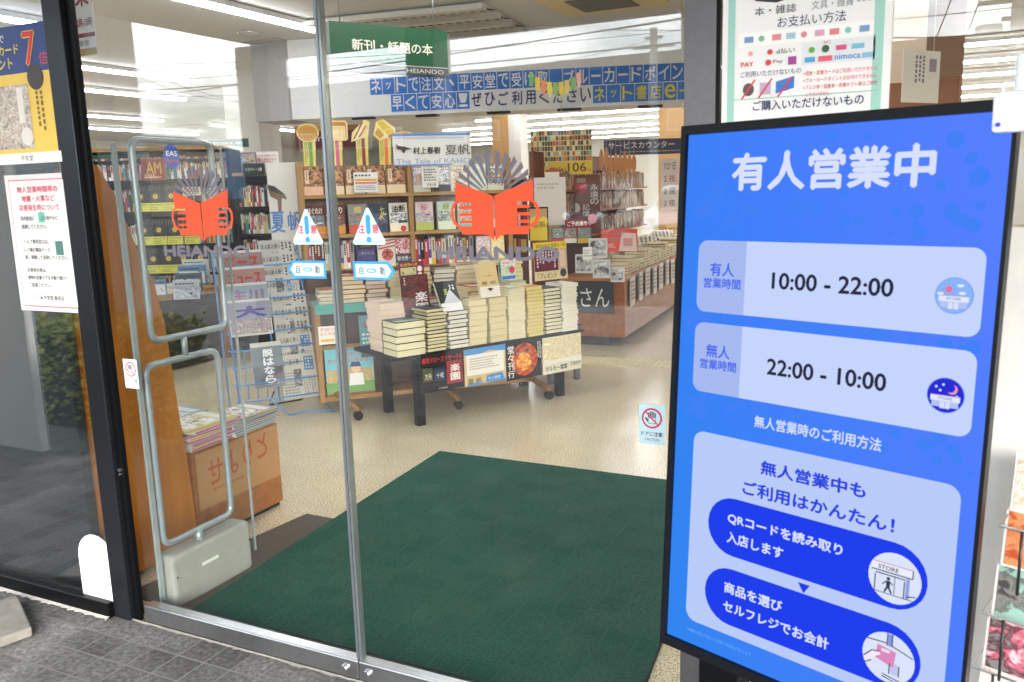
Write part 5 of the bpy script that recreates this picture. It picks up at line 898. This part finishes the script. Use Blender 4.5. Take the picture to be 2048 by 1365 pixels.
# signs on the dark shelves
for x0, y0, x1, y1, d, base, tx, lb, brd in ((184, 311, 225, 338, 7.8, '#1f3f22', 'ブランドムック', 'green ブランドムック sign on the dark bookcase', None), (487, 328, 528, 352, 7.6, '#1c2620', 'ミステリー・小説', 'dark green ミステリー sign on second dark bookcase', None), (418, 279, 496, 297, 9.5, '#1f5a4c', 'ライフスタイル　ホビー', 'teal ライフスタイル ホビー sign hanging at back', '#a89040')):
    P = hang('category_sign', lb, 'sign', x0, y0, x1, y1, d, 64, base, 'category signs over the shelves', .02)
    P.t(tx, .12, .36, .88, .66, '#e0e4dc', 2, .02)
    if brd: P.r(0, .94, 1, 1, brd).r(0, 0, 1, .06, brd)
    P.done()
for x0, y0, x1, y1, d, base, c2, c3, lb in ((286, 318, 328, 362, 7.7, '#8c3a34', '#c89a3c', '#d8b894', 'red poster with gold letters above the sun books'), (344, 312, 371, 352, 7.9, '#b88a6a', '#d8d4d0', '#3a3430', 'tan poster with dark marks beside the round sticker'), (262, 295, 297, 318, 8.0, '#d8dcd4', '#6a90a8', '#5a8a5a', 'white poster with small green and blue figures'), (452, 306, 472, 346, 8.1, '#2f62a8', '#d8c83a', '#e8ecf0', 'blue and yellow card sign above second dark bookcase'), (474, 306, 512, 348, 8.2, '#6a5a9c', '#d8c050', '#e0e0e8', 'purple and yellow poster above second dark bookcase'), (513, 304, 556, 330, 8.25, '#dcdad6', '#c87050', '#b8503c', 'white poster with orange lettering above bookcase'), (434, 305, 450, 350, 8.0, '#d8cfc8', '#b84a44', '#7a9a70', 'narrow white poster with red pattern'), (366, 375, 400, 392, 7.6, '#c8c8b8', '#a83a34', '#3c3c3c', 'white strip sign with red mark over sun books')):
    P = hang('shelf_poster', lb, 'poster', x0, y0, x1, y1, d, 62, base, 'posters above the dark shelves', .006)
    if '"gold' in lb or 'gold letters' in lb: P.r(.06, .06, .94, .94, '#7a2a28', 1).t('AM', .2, .3, .85, .85, c2, 3, .02).l(.1, .08, .8, .22, 2, c3, 2)
    elif 'card sign' in lb: P.t('カード', .1, .62, .9, .8, c2, 2, .03).t('ですか?', .1, .4, .9, .56, c2, 2, .03).l(.1, .1, .9, .3, 2, c3, 2)
    elif 'orange lettering' in lb: P.t('本をお探しなら', .1, .6, .92, .78, c2, 2, .02).t('お尋ね下さい', .25, .3, .92, .5, c3, 2, .02).o(.14, .38, .08, c2, 2)
    else: P.ph(.05, .35, .95, .95, [base, c2, base, c3], 26, int(x0))
    if 1: P.l(.1, .1, .85, .3, 2, c3, 2)
    P.done()
# ---------------------------------------------------------------- counter
_c0 = gz(1250, 674, .1); _c1 = gz(1343, 612, .1); CF = Frame((_c0.x, _c0.y, 0), math.degrees(math.atan2(_c1.x-_c0.x, _c1.y-_c0.y))); CAZ = 90-math.degrees(CF.rz); cz_ = .60
ct = thing('service_counter', 'long brown wooden service counter at right', 'counter', CF.o, CF.rz)
MB().box(.08, 3.6, .16, .56, 0, .09, mat('#2e2a28', .7)).build('plinth', ct); MB().box(0, 3.65, 0, .6, .0905, cz_, COUNTER).build('body', ct, bevel=.004); MB().box(-.01, 3.66, -.01, .61, cz_+.0005, cz_+.03, woodmat('#a86c40', '#b87a4c', (1, 8, 8))).build('countertop', ct, bevel=.004)
KF = Frame(CF.pt(0, .6), CAZ+90)      # end face, looking at the camera
e0, ez0 = KF.px(1148, 632); e1_, ez1 = KF.px(1226, 568)
P = Panel('counter_board', 'dark slate board with white さん on the counter end', 'board', KF.pt(.03, -.012, cz_-.29), KF.rz, .47, .285, '#34383d', .006, 0, None, .002); P.t('さん', .34, .2, .92, .8, '#d8dad8', 2, .0).t('宮', .02, .25, .26, .75, '#d8dad8', 2).done()
rr = random.Random(14)
for i in range(10):
    u = .12+i*.3; P = Panel('paper_sheet', f'{nth(i+1)} white printed sheet along the counter side from the near end', 'paper', CF.pt(u, -.016, cz_-.25+.012*(i % 3)), CF.rz, .2, .27, '#d8d2cc', .002, 0, 'sheets along the counter side', .003)
    P.l(.1, .2, .9, .9, 5, '#7a7478', 1).r(.0, 0, .22, 1, '#4a4258' if i % 2 else '#c8c0b8', 1).done()
GC = 'books stacked on the service counter'
massm = mb
def flatpile(fr, u, back, z, n, t, w, d):
    for i in range(n):
        M = Matrix.Translation(fr.pt(u+rr.uniform(-.006, .006), back, z+i*t)) @ Matrix.Rotation(fr.rz+rr.uniform(-.03, .03), 4, 'Z')
        massm.box(0, w, 0, d, 0, t*.2, mat(rr.choice(['#8a9a80', '#6a7a70', '#b0a890', '#4a4a48', '#c8b860', '#7a2a30']), .5, 0, 0), M); massm.box(.003, w-.003, .003, d, t*.2+.0002, t*.95, mat(rr.choice(['#d8c8a4', '#dccfb0', '#d4c6a8']), .8, 0, 0), M)
for i in range(20): flatpile(CF, .3+i*.165, .05, cz_+.031, rr.randint(4, 7), .026, .15, .2)
for i in range(20): flatpile(CF, .3+i*.165, .3, cz_+.031, rr.randint(6, 9), .026, .15, .2)
BKF = Frame(CF.pt(.2, .62), CAZ)
for i, (x, y0, y1) in enumerate(((1203, 298, 352), (1213, 294, 348), (1222, 310, 362), (1232, 306, 356), (1241, 308, 360), (1250, 303, 362), (1259, 306, 358), (1268, 308, 356))):
    a_, b_ = gd(x, y0, 9.2), gd(x, y1, 9.2); hh = a_.z-b_.z; cu_ = thing('paper_cutout', f'{nth(i+1)} long orange paper fish cut out from left above the counter', 'decoration', b_, az2rz(64), 'orange cut outs above the counter')
    MB().prism([(0, 0), (.012, .06*hh), (.006, .14*hh), (.024, .4*hh), (.026, .7*hh), (.014, .92*hh), (0, hh), (-.014, .92*hh), (-.026, .7*hh), (-.024, .4*hh), (-.006, .14*hh), (-.012, .06*hh)], 0, .004, mat('#d2945c', .6, 0, .1, 40), axis='y').build('cutout', cu_); MB().tube([(0, .002, hh), (0, .002, hh+.25)], .0015, mat('#c8b8a0')).build('thread', cu_)
bk_ = thing('counter_shelf', 'brown tiered shelf unit behind the counter books', 'shelf', BKF.o, BKF.rz)
MB().box(0, 3.4, .3, .34, 0, 1.78, mat('#6e4028', .6)).build('back_board', bk_)  # shelf back, its brown carried higher to imitate a mirrored building
for z in (.95, 1.2, 1.42): MB().box(0, 3.4, .02, .2995, z-.02, z, COUNTER).build('shelf', bk_)
pal0 = pal; pal = ['#8a6a50', '#c8b8a0', '#5a4a40', '#a04a3a', '#3a4a5a', '#b89a6a', '#d8d0c0', '#6a5a4a', '#2c2c30', '#7a3a34']
for z in (.95, 1.2, 1.42): massrow(BKF, .03, 3.35, .06, z, .19)
pal = pal0
o = mb.build('shelved_books'); o['kind'] = 'stuff'; tag(o, 'rows of many coloured books on dark shelves and counter', 'books')
for i in range(16):
    tag(MB().prism(rect(0, 0, .07, .1), 0, .002, mat('#e0dad4', .6, 0, 0), axis='y').lines(.01, .02, .06, .09, 4, -.001, mat('#8a8488', .6, 0, 0), i).build('price_card'), f'{nth(i+1)} small white card in the row over counter books from near end', 'card', 'cards standing over the counter books').matrix_world = Matrix.Translation(CF.pt(.35+i*.19, .27, cz_+.2)) @ Matrix.Rotation(CF.rz, 4, 'Z') @ Matrix.Rotation(-.3, 4, 'X')
for i, (x, y, s, lb) in enumerate(((1168, 542, .15, 'left monochrome photo block on the counter end'), (1203, 552, .15, 'middle monochrome photo block on the counter end'), (1235, 560, .12, 'right white block with ink tree on counter'), (1196, 512, .16, 'upper monochrome photo block on the counter end'))):
    f = Frame(gd(x, y, 7.35), 74); P = Panel('photo_block', lb, 'block', f.pt(-s/2, 0, f.o.z-.02), f.rz, s, s*1.05, '#c8c6c4', s*.5, 0, 'photo blocks on the counter end', .0015); P.ph(.08, .12, .92, .92, ['#3a3a3c', '#6a6a6c', '#b4b4b4', '#8c8c8e', '#d0d0d0'], 13, 60+i).done()
P = hang('tilted_card', 'white tilted card left of the photo blocks', 'card', 1166, 495, 1184, 520, 7.3, 60, '#e4e2de'); P.l(.1, .2, .9, .85, 3, '#9a9a98').done()
for i, (x0, x1, base, c2, lb) in enumerate(((1104, 1128, '#2f6a6a', '#c84a50', 'teal window book in the reserved row'), (1129, 1153, '#c84a44', '#e8e0da', 'red and white book in the reserved row'), (1156, 1182, '#7a9a90', '#d8b83a', 'green and yellow book in the reserved row'))):
    P = hang('book', lb, 'book', x0, 456, x1, 487, 7.7, 60, base, 'reserved books on the rear shelf', .03); P.r(0, 0, 1, .3, c2, 1).ph(.06, .34, .94, .96, [base, '#a8b8b4', '#3a5a5a', '#e0e0d8'], 40, i+70).done('cover')
P = hang('framed_pop', 'black framed board with yellow circles right of bookcase', 'sign', 1058, 415, 1096, 482, 6.6, 60, '#b8966a', None, .012); P.r(0, 0, .06, 1, '#18181a').r(.94, 0, 1, 1, '#18181a').r(0, .95, 1, 1, '#18181a').r(.06, 0, .94, .55, '#dcc030', 1).o(.3, .6, .2, '#e4cc40', 2).o(.75, .58, .22, '#e4cc40', 3).t('店長', .15, .4, .85, .58, '#7a3a4a', 4).done()
P = hang('white_notice', 'plain white sheet behind the right emblem', 'paper', 1070, 356, 1131, 452, 7.8, 62, '#d4cfc8', None, .004); P.l(.1, .75, .9, .9, 2, '#a8a4a0', 1).done()
rs = thing('rear_table', 'grey legged low table behind the black display table', 'table', TF.pt(1.3, .31), TF.rz)
MB().box(-.12, .28, .0, .42, .41, .43, mat('#3a3a3c', .6)).build('tabletop', rs)
for u, b_ in ((-.02, .0), (.235, .0), (-.02, .36), (.235, .36)): MB().box(u, u+.035, b_+.005, b_+.04, 0, .4095, mat('#5a5a5c', .5)).build('leg', rs)
tp = thing('tactile_strip', 'pale tactile guide strip on the shop floor by the counter', 'floor strip', gz(1262, 726), R_(4))
MB().box(-.75, .75, -.15, .15, .0005, .004, mat('#c4b68c', .6, 0, .1, 60)).build('base', tp); dm_ = MB()
for i in range(28):
    for k in range(6): dm_.lathe([(.014, .0041), (.01, .008), (0, .0085)], mat('#cbbd92', .6), 6, (-.73+i*.054, -.135+k*.054, 0))
dm_.build('studs', tp)
# ---------------------------------------------------------------- soffit band with blue letters
VF = Frame(gd(1000, 220, 8.6), 72); zb = VF.px(1000, 222)[1]
ua, ub = VF.px(585, 240)[0], VF.px(1500, 200)[0]
sf = thing('letter_bulkhead', 'white hanging bulkhead carrying blue square letters', 'bulkhead', VF.pt(ua, 0, zb), VF.rz)
MB().box(0, ub-ua, 0, .5, 0, 3.02-zb, WHITE).build('board', sf)
l1 = 'ネットで注文、平安堂で受け取　ブルーカードポイント'; l2 = '早くて安心！ぜひご利用くださいネット書店e-hon'
zr = [VF.px(1000, y)[1] for y in (140, 178, 213)]; dzz = (zr[0]-zr[2])/2
def urow(x, y): return VF.px(x, y)[0]-ua
A0, A1 = urow(739, 165), urow(1369, 135); B0, B1 = urow(781, 195), urow(1392, 165)
BB = mat('#2f74cc', .5, 0, .04); WL = mat('#e2e4e8', .5, 0, 0); YL = mat('#e0d23a', .5, 0, 0); PU = mat('#3a3470', .5, 0, 0)
cellA = (A1-A0)/24.; cellB = (A1-B0)/(21.5)
for row, (txt, s0, cell, zt_) in enumerate(((l1, A0, cellA, zb*0+.03+2*dzz), (l2, B0, cellB, zb*0+.03+dzz))):
    lb_, sq = MB(), MB()
    for i, ch in enumerate(txt):
        x0, x1 = s0+i*cell, s0+(i+1)*cell*1.0 if False else s0+(i+1)*cell
        plain = row == 1 and 6 <= i <= 14
        yel = row == 1 and i > 14
        if not plain and x1 < ub-ua: sq.flat(rect(x0+.004, zt_-dzz+.004, x1-.004, zt_-.004), -.003, BB)
        if ch not in '　' and x1 < ub-ua:
            m_ = .12 if ch not in '、ッ' else .3
            lb_.text(ch, x0+cell*m_, zt_-dzz+dzz*m_, x1-cell*m_, zt_-dzz*m_, -.006, PU if plain else (YL if yel else WL), .025) if ch not in '-ー' else lb_.flat(rect(x0+cell*.15, zt_-dzz*.56, x1-cell*.15, zt_-dzz*.44), -.006, YL if yel else WL)
    s = sq.build('letter_tile', sf); lb_.build('lettering', s)
for i, x in enumerate((731, 858, 1000, 1140, 1300)):
    u = urow(x, 230); bq = thing('black_spotlight', f'{["leftmost","second","middle","fourth","rightmost"][i]} flat black spotlight under the letter bulkhead', 'light', VF.pt(ua+u, -.06, zb-.035), VF.rz, 'black spotlights under the bulkhead'); MB().box(-.12, .12, -.04, .04, 0, .022, BLACKM).build('housing', bq, bevel=.004); MB().box(-.1, .1, .041, .055, .006, .03, mat('#3a3c40', .4)).build('bracket', bq)
# grey side bulkhead / column left of it
p0 = gd(540, 200, 8.9); tag(MB().box(-.42, .0, 0, .5, 0, 3.02-2.22, mat('#a8a4a2', .8)).build('grey_bulkhead'), 'grey bulkhead left of the white letter bulkhead', 'bulkhead').matrix_world = Matrix.Translation(VF.pt(ua-.005, .05, 2.22)) @ Matrix.Rotation(VF.rz, 4, 'Z')
# green hanging sign
GF_ = Frame(gd(662, 118, 5.6), 30); gw = GF_.px(896, 120)[0]
P = Panel('green_sign', 'large green hanging sign with white lettering', 'sign', GF_.pt(0, 0, GF_.px(662, 141)[1]), GF_.rz, gw, GF_.px(662, 42)[1]-GF_.px(662, 141)[1], '#124a28', .06, 0, None, .003, .5); P.r(0, 0, 1, .17, '#4a4744', 1).r(0, .17, 1, .19, '#b8b8a8', 2).t('新刊・話題の本', .17, .44, .86, .68, '#dcd8c4', 2, .02).t('HEIANDO', .62, .04, .95, .13, '#c8c8c4', 3, .01)
gs = P.done('board')
for u in (.1, .9): MB().tube([(P.w*u, .03, P.h), (P.w*u, .03, 3.02-gs.location.z)], .004, ALU).build('hanging_rod', gs)
# ---------------------------------------------------------------- ceiling fittings
hc = gz(548, 87, 3.02); tag(MB().box(-.225, .225, -.225, .225, 0, .004, mat('#b8b3aa', .9)).box(-.235, .235, -.235, .235, .0042, .007, mat('#55524e', .7)).build('ceiling_hatch'), 'square access hatch flush in the ceiling', 'hatch').location = hc-Vector((0, 0, .0072))
dl = gz(495, 65, 3.02); d_ = thing('downlight', 'round recessed downlight beside the ceiling hatch', 'light', dl-Vector((0, 0, .012))); MB().lathe([(.09, .011), (.1, 0), (.075, .002), (.05, .0105)], mat('#d8d8d8', .2, .8), 24).build('ring', d_); MB().lathe([(.0, .0107), (.05, .0106)], mat('#8a8a88', .3)).build('reflector', d_)
dl = gz(1112, 53, 3.02); d_ = thing('downlight', 'small lit downlight right of the air conditioner', 'light', dl-Vector((0, 0, .012))); MB().lathe([(.07, .011), (.08, 0), (.06, .002), (.055, .009)], WHITE, 20).build('ring', d_); MB().lathe([(0, .006), (.054, .006)], emis('#fff4e0', 2.0)).build('lamp', d_)
ac = gz(1205, -4, 3.02); a_ = thing('air_conditioner', 'cream ceiling cassette air conditioner with dark grille', 'air conditioner', (ac.x, ac.y, 2.975), 0)
MB().box(-.47, .47, -.42, .42, .0, .044, mat('#d2bd84', .5)).build('panel', a_, bevel=.01); gm = MB().box(-.25, .25, -.25, .25, -.008, -.0005, mat('#4a463c', .6)); gm.build('grille', a_)
sl = MB()
for i in range(14): sl.box(-.24, .24, -.235+i*.034, -.222+i*.034, -.014, -.0085, mat('#7a7464', .5))
sl.build('slats', a_)
for i, (x, y) in enumerate(((760, 40), (700, 20), (860, 55), (940, 68))[:1]):
    pass
lp = thing('lattice_panel', 'white ceiling lattice panel with diagonal dark holes', 'ceiling panel', (gz(840, 45, 3.02).x, gz(840, 45, 3.02).y, 2.985), R_(8))
MB().box(-.85, .85, -.6, .6, .012, .03, mat('#bdb8ae', .8)).build('panel', lp)
hm = MB(); fmx = mat('#0c0b0a', .8, 0, 0)
for bnd in (-.42, .0, .42):
    for i in range(17):
        for j in range(2):
            u = -.78+i*.095+j*.045; v_ = bnd-.08+j*.095; hm.add([(u, v_, .0108), (u+.055, v_, .0108), (u+.095, v_+.085, .0108), (u+.04, v_+.085, .0108)], [(3,2,1,0)], fmx)
hm.build('holes', lp)
fb = MB()
for v_ in (-.6, -.21, .21, .6): fb.box(-.86, .86, v_-.05, v_+.05, -.03, .0108, mat('#c8c3b8', .8))
fb.build('ribs', lp)
# tube lights
TUBE = 9.0
GT = 'tube lights along the ceiling'
def tube_light(label, a, b):
    a, b = Vector(a), Vector(b); L = (b-a).length; rz = math.atan2((b-a).y, (b-a).x)
    r = thing('tube_light', label, 'light', a, rz, GT)
    MB().box(0, L, -.05, .05, .03, .075, WHITE).build('housing', r); MB().prism([(-.03, 0), (.03, 0), (.045, .0295), (-.045, .0295)], 0.004, L-.004, emis('#f7f9ff', TUBE), axis='x').build('tube', r)
def dlt(X, y0, y1, lb): tube_light(lb, (X, y0, 2.94), (X, y1, 2.94))
dlt(-5.25, 3.0, 6.9, 'long tube light running above the left door'); dlt(-8.85, 4.6, 8.6, 'second tube light from the left door, beside post'); dlt(-10.6, 6.0, 10.2, 'third tube light from the left door beside post'); dlt(-13.75, 7.6, 10.6, 'fourth short tube light beside the black post'); dlt(-13.75, 10.8, 12.6, 'fifth short tube light beside the black post'); dlt(-13.85, 14.0, 18.0, 'tube light above the teal hanging sign'); dlt(-16.1, 8.6, 15.8, 'lowest long tube light above the dark bookcase'); dlt(-8.85, 9.4, 12.8, 'tube light right of the left column')
dlt(-7.0, 3.6, 5.2, 'tube light seen over the yellow poster'); dlt(-2.9, 2.6, 6.0, 'tube light overhead inside the entrance'); dlt(-.6, 2.6, 6.0, 'tube light overhead right of the entrance');  # both overhead tubes are added out of view to light the entrance
p = gd(646, 88, 7.4)
dlt(-4.0, 9.2, 10.4, 'short tube light under the bulkhead by green sign')
for i, (Y, xa, xb) in enumerate(((11.5, -5.6, 2.2), (13.2, -6.6, 2.4), (15.0, -8.4, 2.6), (16.9, -9, 2.8), (18.9, -11, 3), (21.0, -12, 3.2), (23.2, -13, 3.4), (25.6, -14, 3.6))):
    z = 2.30 if i == 99 else 2.9
    tube_light(f'{nth(i+1)} crosswise tube light counted back from the bulkhead', (xa, Y, z), (xb, Y, z))
# ---------------------------------------------------------------- far interior
pc_ = gd(1012, 320, 15); tag(MB().box(-.19, .13, -.15, .15, 0, 3.019, woodmat('#a87a40', '#ba8c50', (9, 9, .6))).box(.131, .36, -.14, .15, 0, 3.019, mat('#c8c2ba', .8)).build('wooden_column'), 'wood clad column standing far back behind the emblem', 'column').location = (pc_.x, pc_.y, 0)
pc_ = gd(505, 200, 11); tag(MB().box(-.3, .25, -.2, .2, 0, 3.019, mat('#c0bab2', .8)).build('white_column'), 'pale column far back behind the left door', 'column').location = (pc_.x, pc_.y, 0)
pc_ = gd(1352, 300, 12.5); tag(MB().box(-.22, .5, -.15, .15, 0, 3.019, mat('#b89060', .7)).build('tan_column'), 'tan column at the right above the counter sign', 'column').location = (pc_.x, pc_.y, 0)
FSH = mb2 = MB(); rr = random.Random(31)
for k, (x, d, w, h) in enumerate(((900, 17, 3.0, 1.75), (1080, 19, 3.4, 1.75), (960, 12.5, 1.4, 1.6), (420, 14, 4.0, 1.9), (230, 12, 2.6, 1.9))):
    p = gd(x, 390, d); r = thing('far_shelf', ['brown shelf far back behind the banner', 'brown shelf far back behind the cover poster', 'small shelf behind the right emblem pages', 'shelf far back behind the teal sign', 'shelf far back at the far left'][k], 'shelf', (p.x, p.y, 0), az2rz(64), 'shelves at the back of the shop')
    MB().box(-w/2, w/2, .2, .24, 0, h, mat('#5a3c28', .7)).build('back_board', r); MB().box(-w/2, w/2, 0, .1995, h*.98, h, WOODH).build('top_board', r)
    bm_ = MB()
    for z in (.5, .85, 1.2, 1.5):
        u = -w/2+.03
        while u < w/2-.05 and z < h-.15:
            t = rr.uniform(.02, .06); bm_.box(u, u+t, .04, .195, z, z+rr.uniform(.17, .24), mat(rr.choice(pal), .6, 0, 0)); u += t+.002
    ob_ = bm_.build('shelved_row', r); ob_['kind'] = 'stuff'
# seen through the right window
pr = gy(1790, 110, 5.0); pq = gy(1852, 110, 5.0)
rp = thing('partition_wall', 'beige partition with brown base behind right window', 'partition', (pr.x-.6, 5.0, 0))
MB().box(0, pq.x-pr.x+.6, 0, .1, gy(1820, 178, 5.0).z, 3.019, mat('#c8b49a', .8)).build('upper_wall', rp); MB().box(-.0, .9, -.3, -.01, 0, gy(1820, 176, 5.0).z, mat('#7a4a2c', .6)).build('lower_cabinet', rp)
pt_ = gy(1890, 150, 7.5); tag(MB().box(-1.2, .12, 0, .15, 1.8, 3.019, mat('#9a7a60', .85)).build('tan_reflection_board'), 'tan bulkhead deeper inside behind the right window', 'bulkhead').location = (pt_.x, 7.5, 0)  # its tan stands in for a building mirrored in the glass
P = Panel('hanging_flyer', 'white flyer hanging on a string behind right window', 'flyer', gy(1803, 205, 3.6), R_(52), .2, .19, '#dcd6cc', .003); P.l(.3, .1, .6, .9, 3, '#6a6a80', 1, True).r(.7, .6, .9, .85, '#9a8a9a').done()
MB().tube([(.16, 0, .19), (.16, 0, .62)], .0015, mat('#c8c0b0')).build('string', P.root)
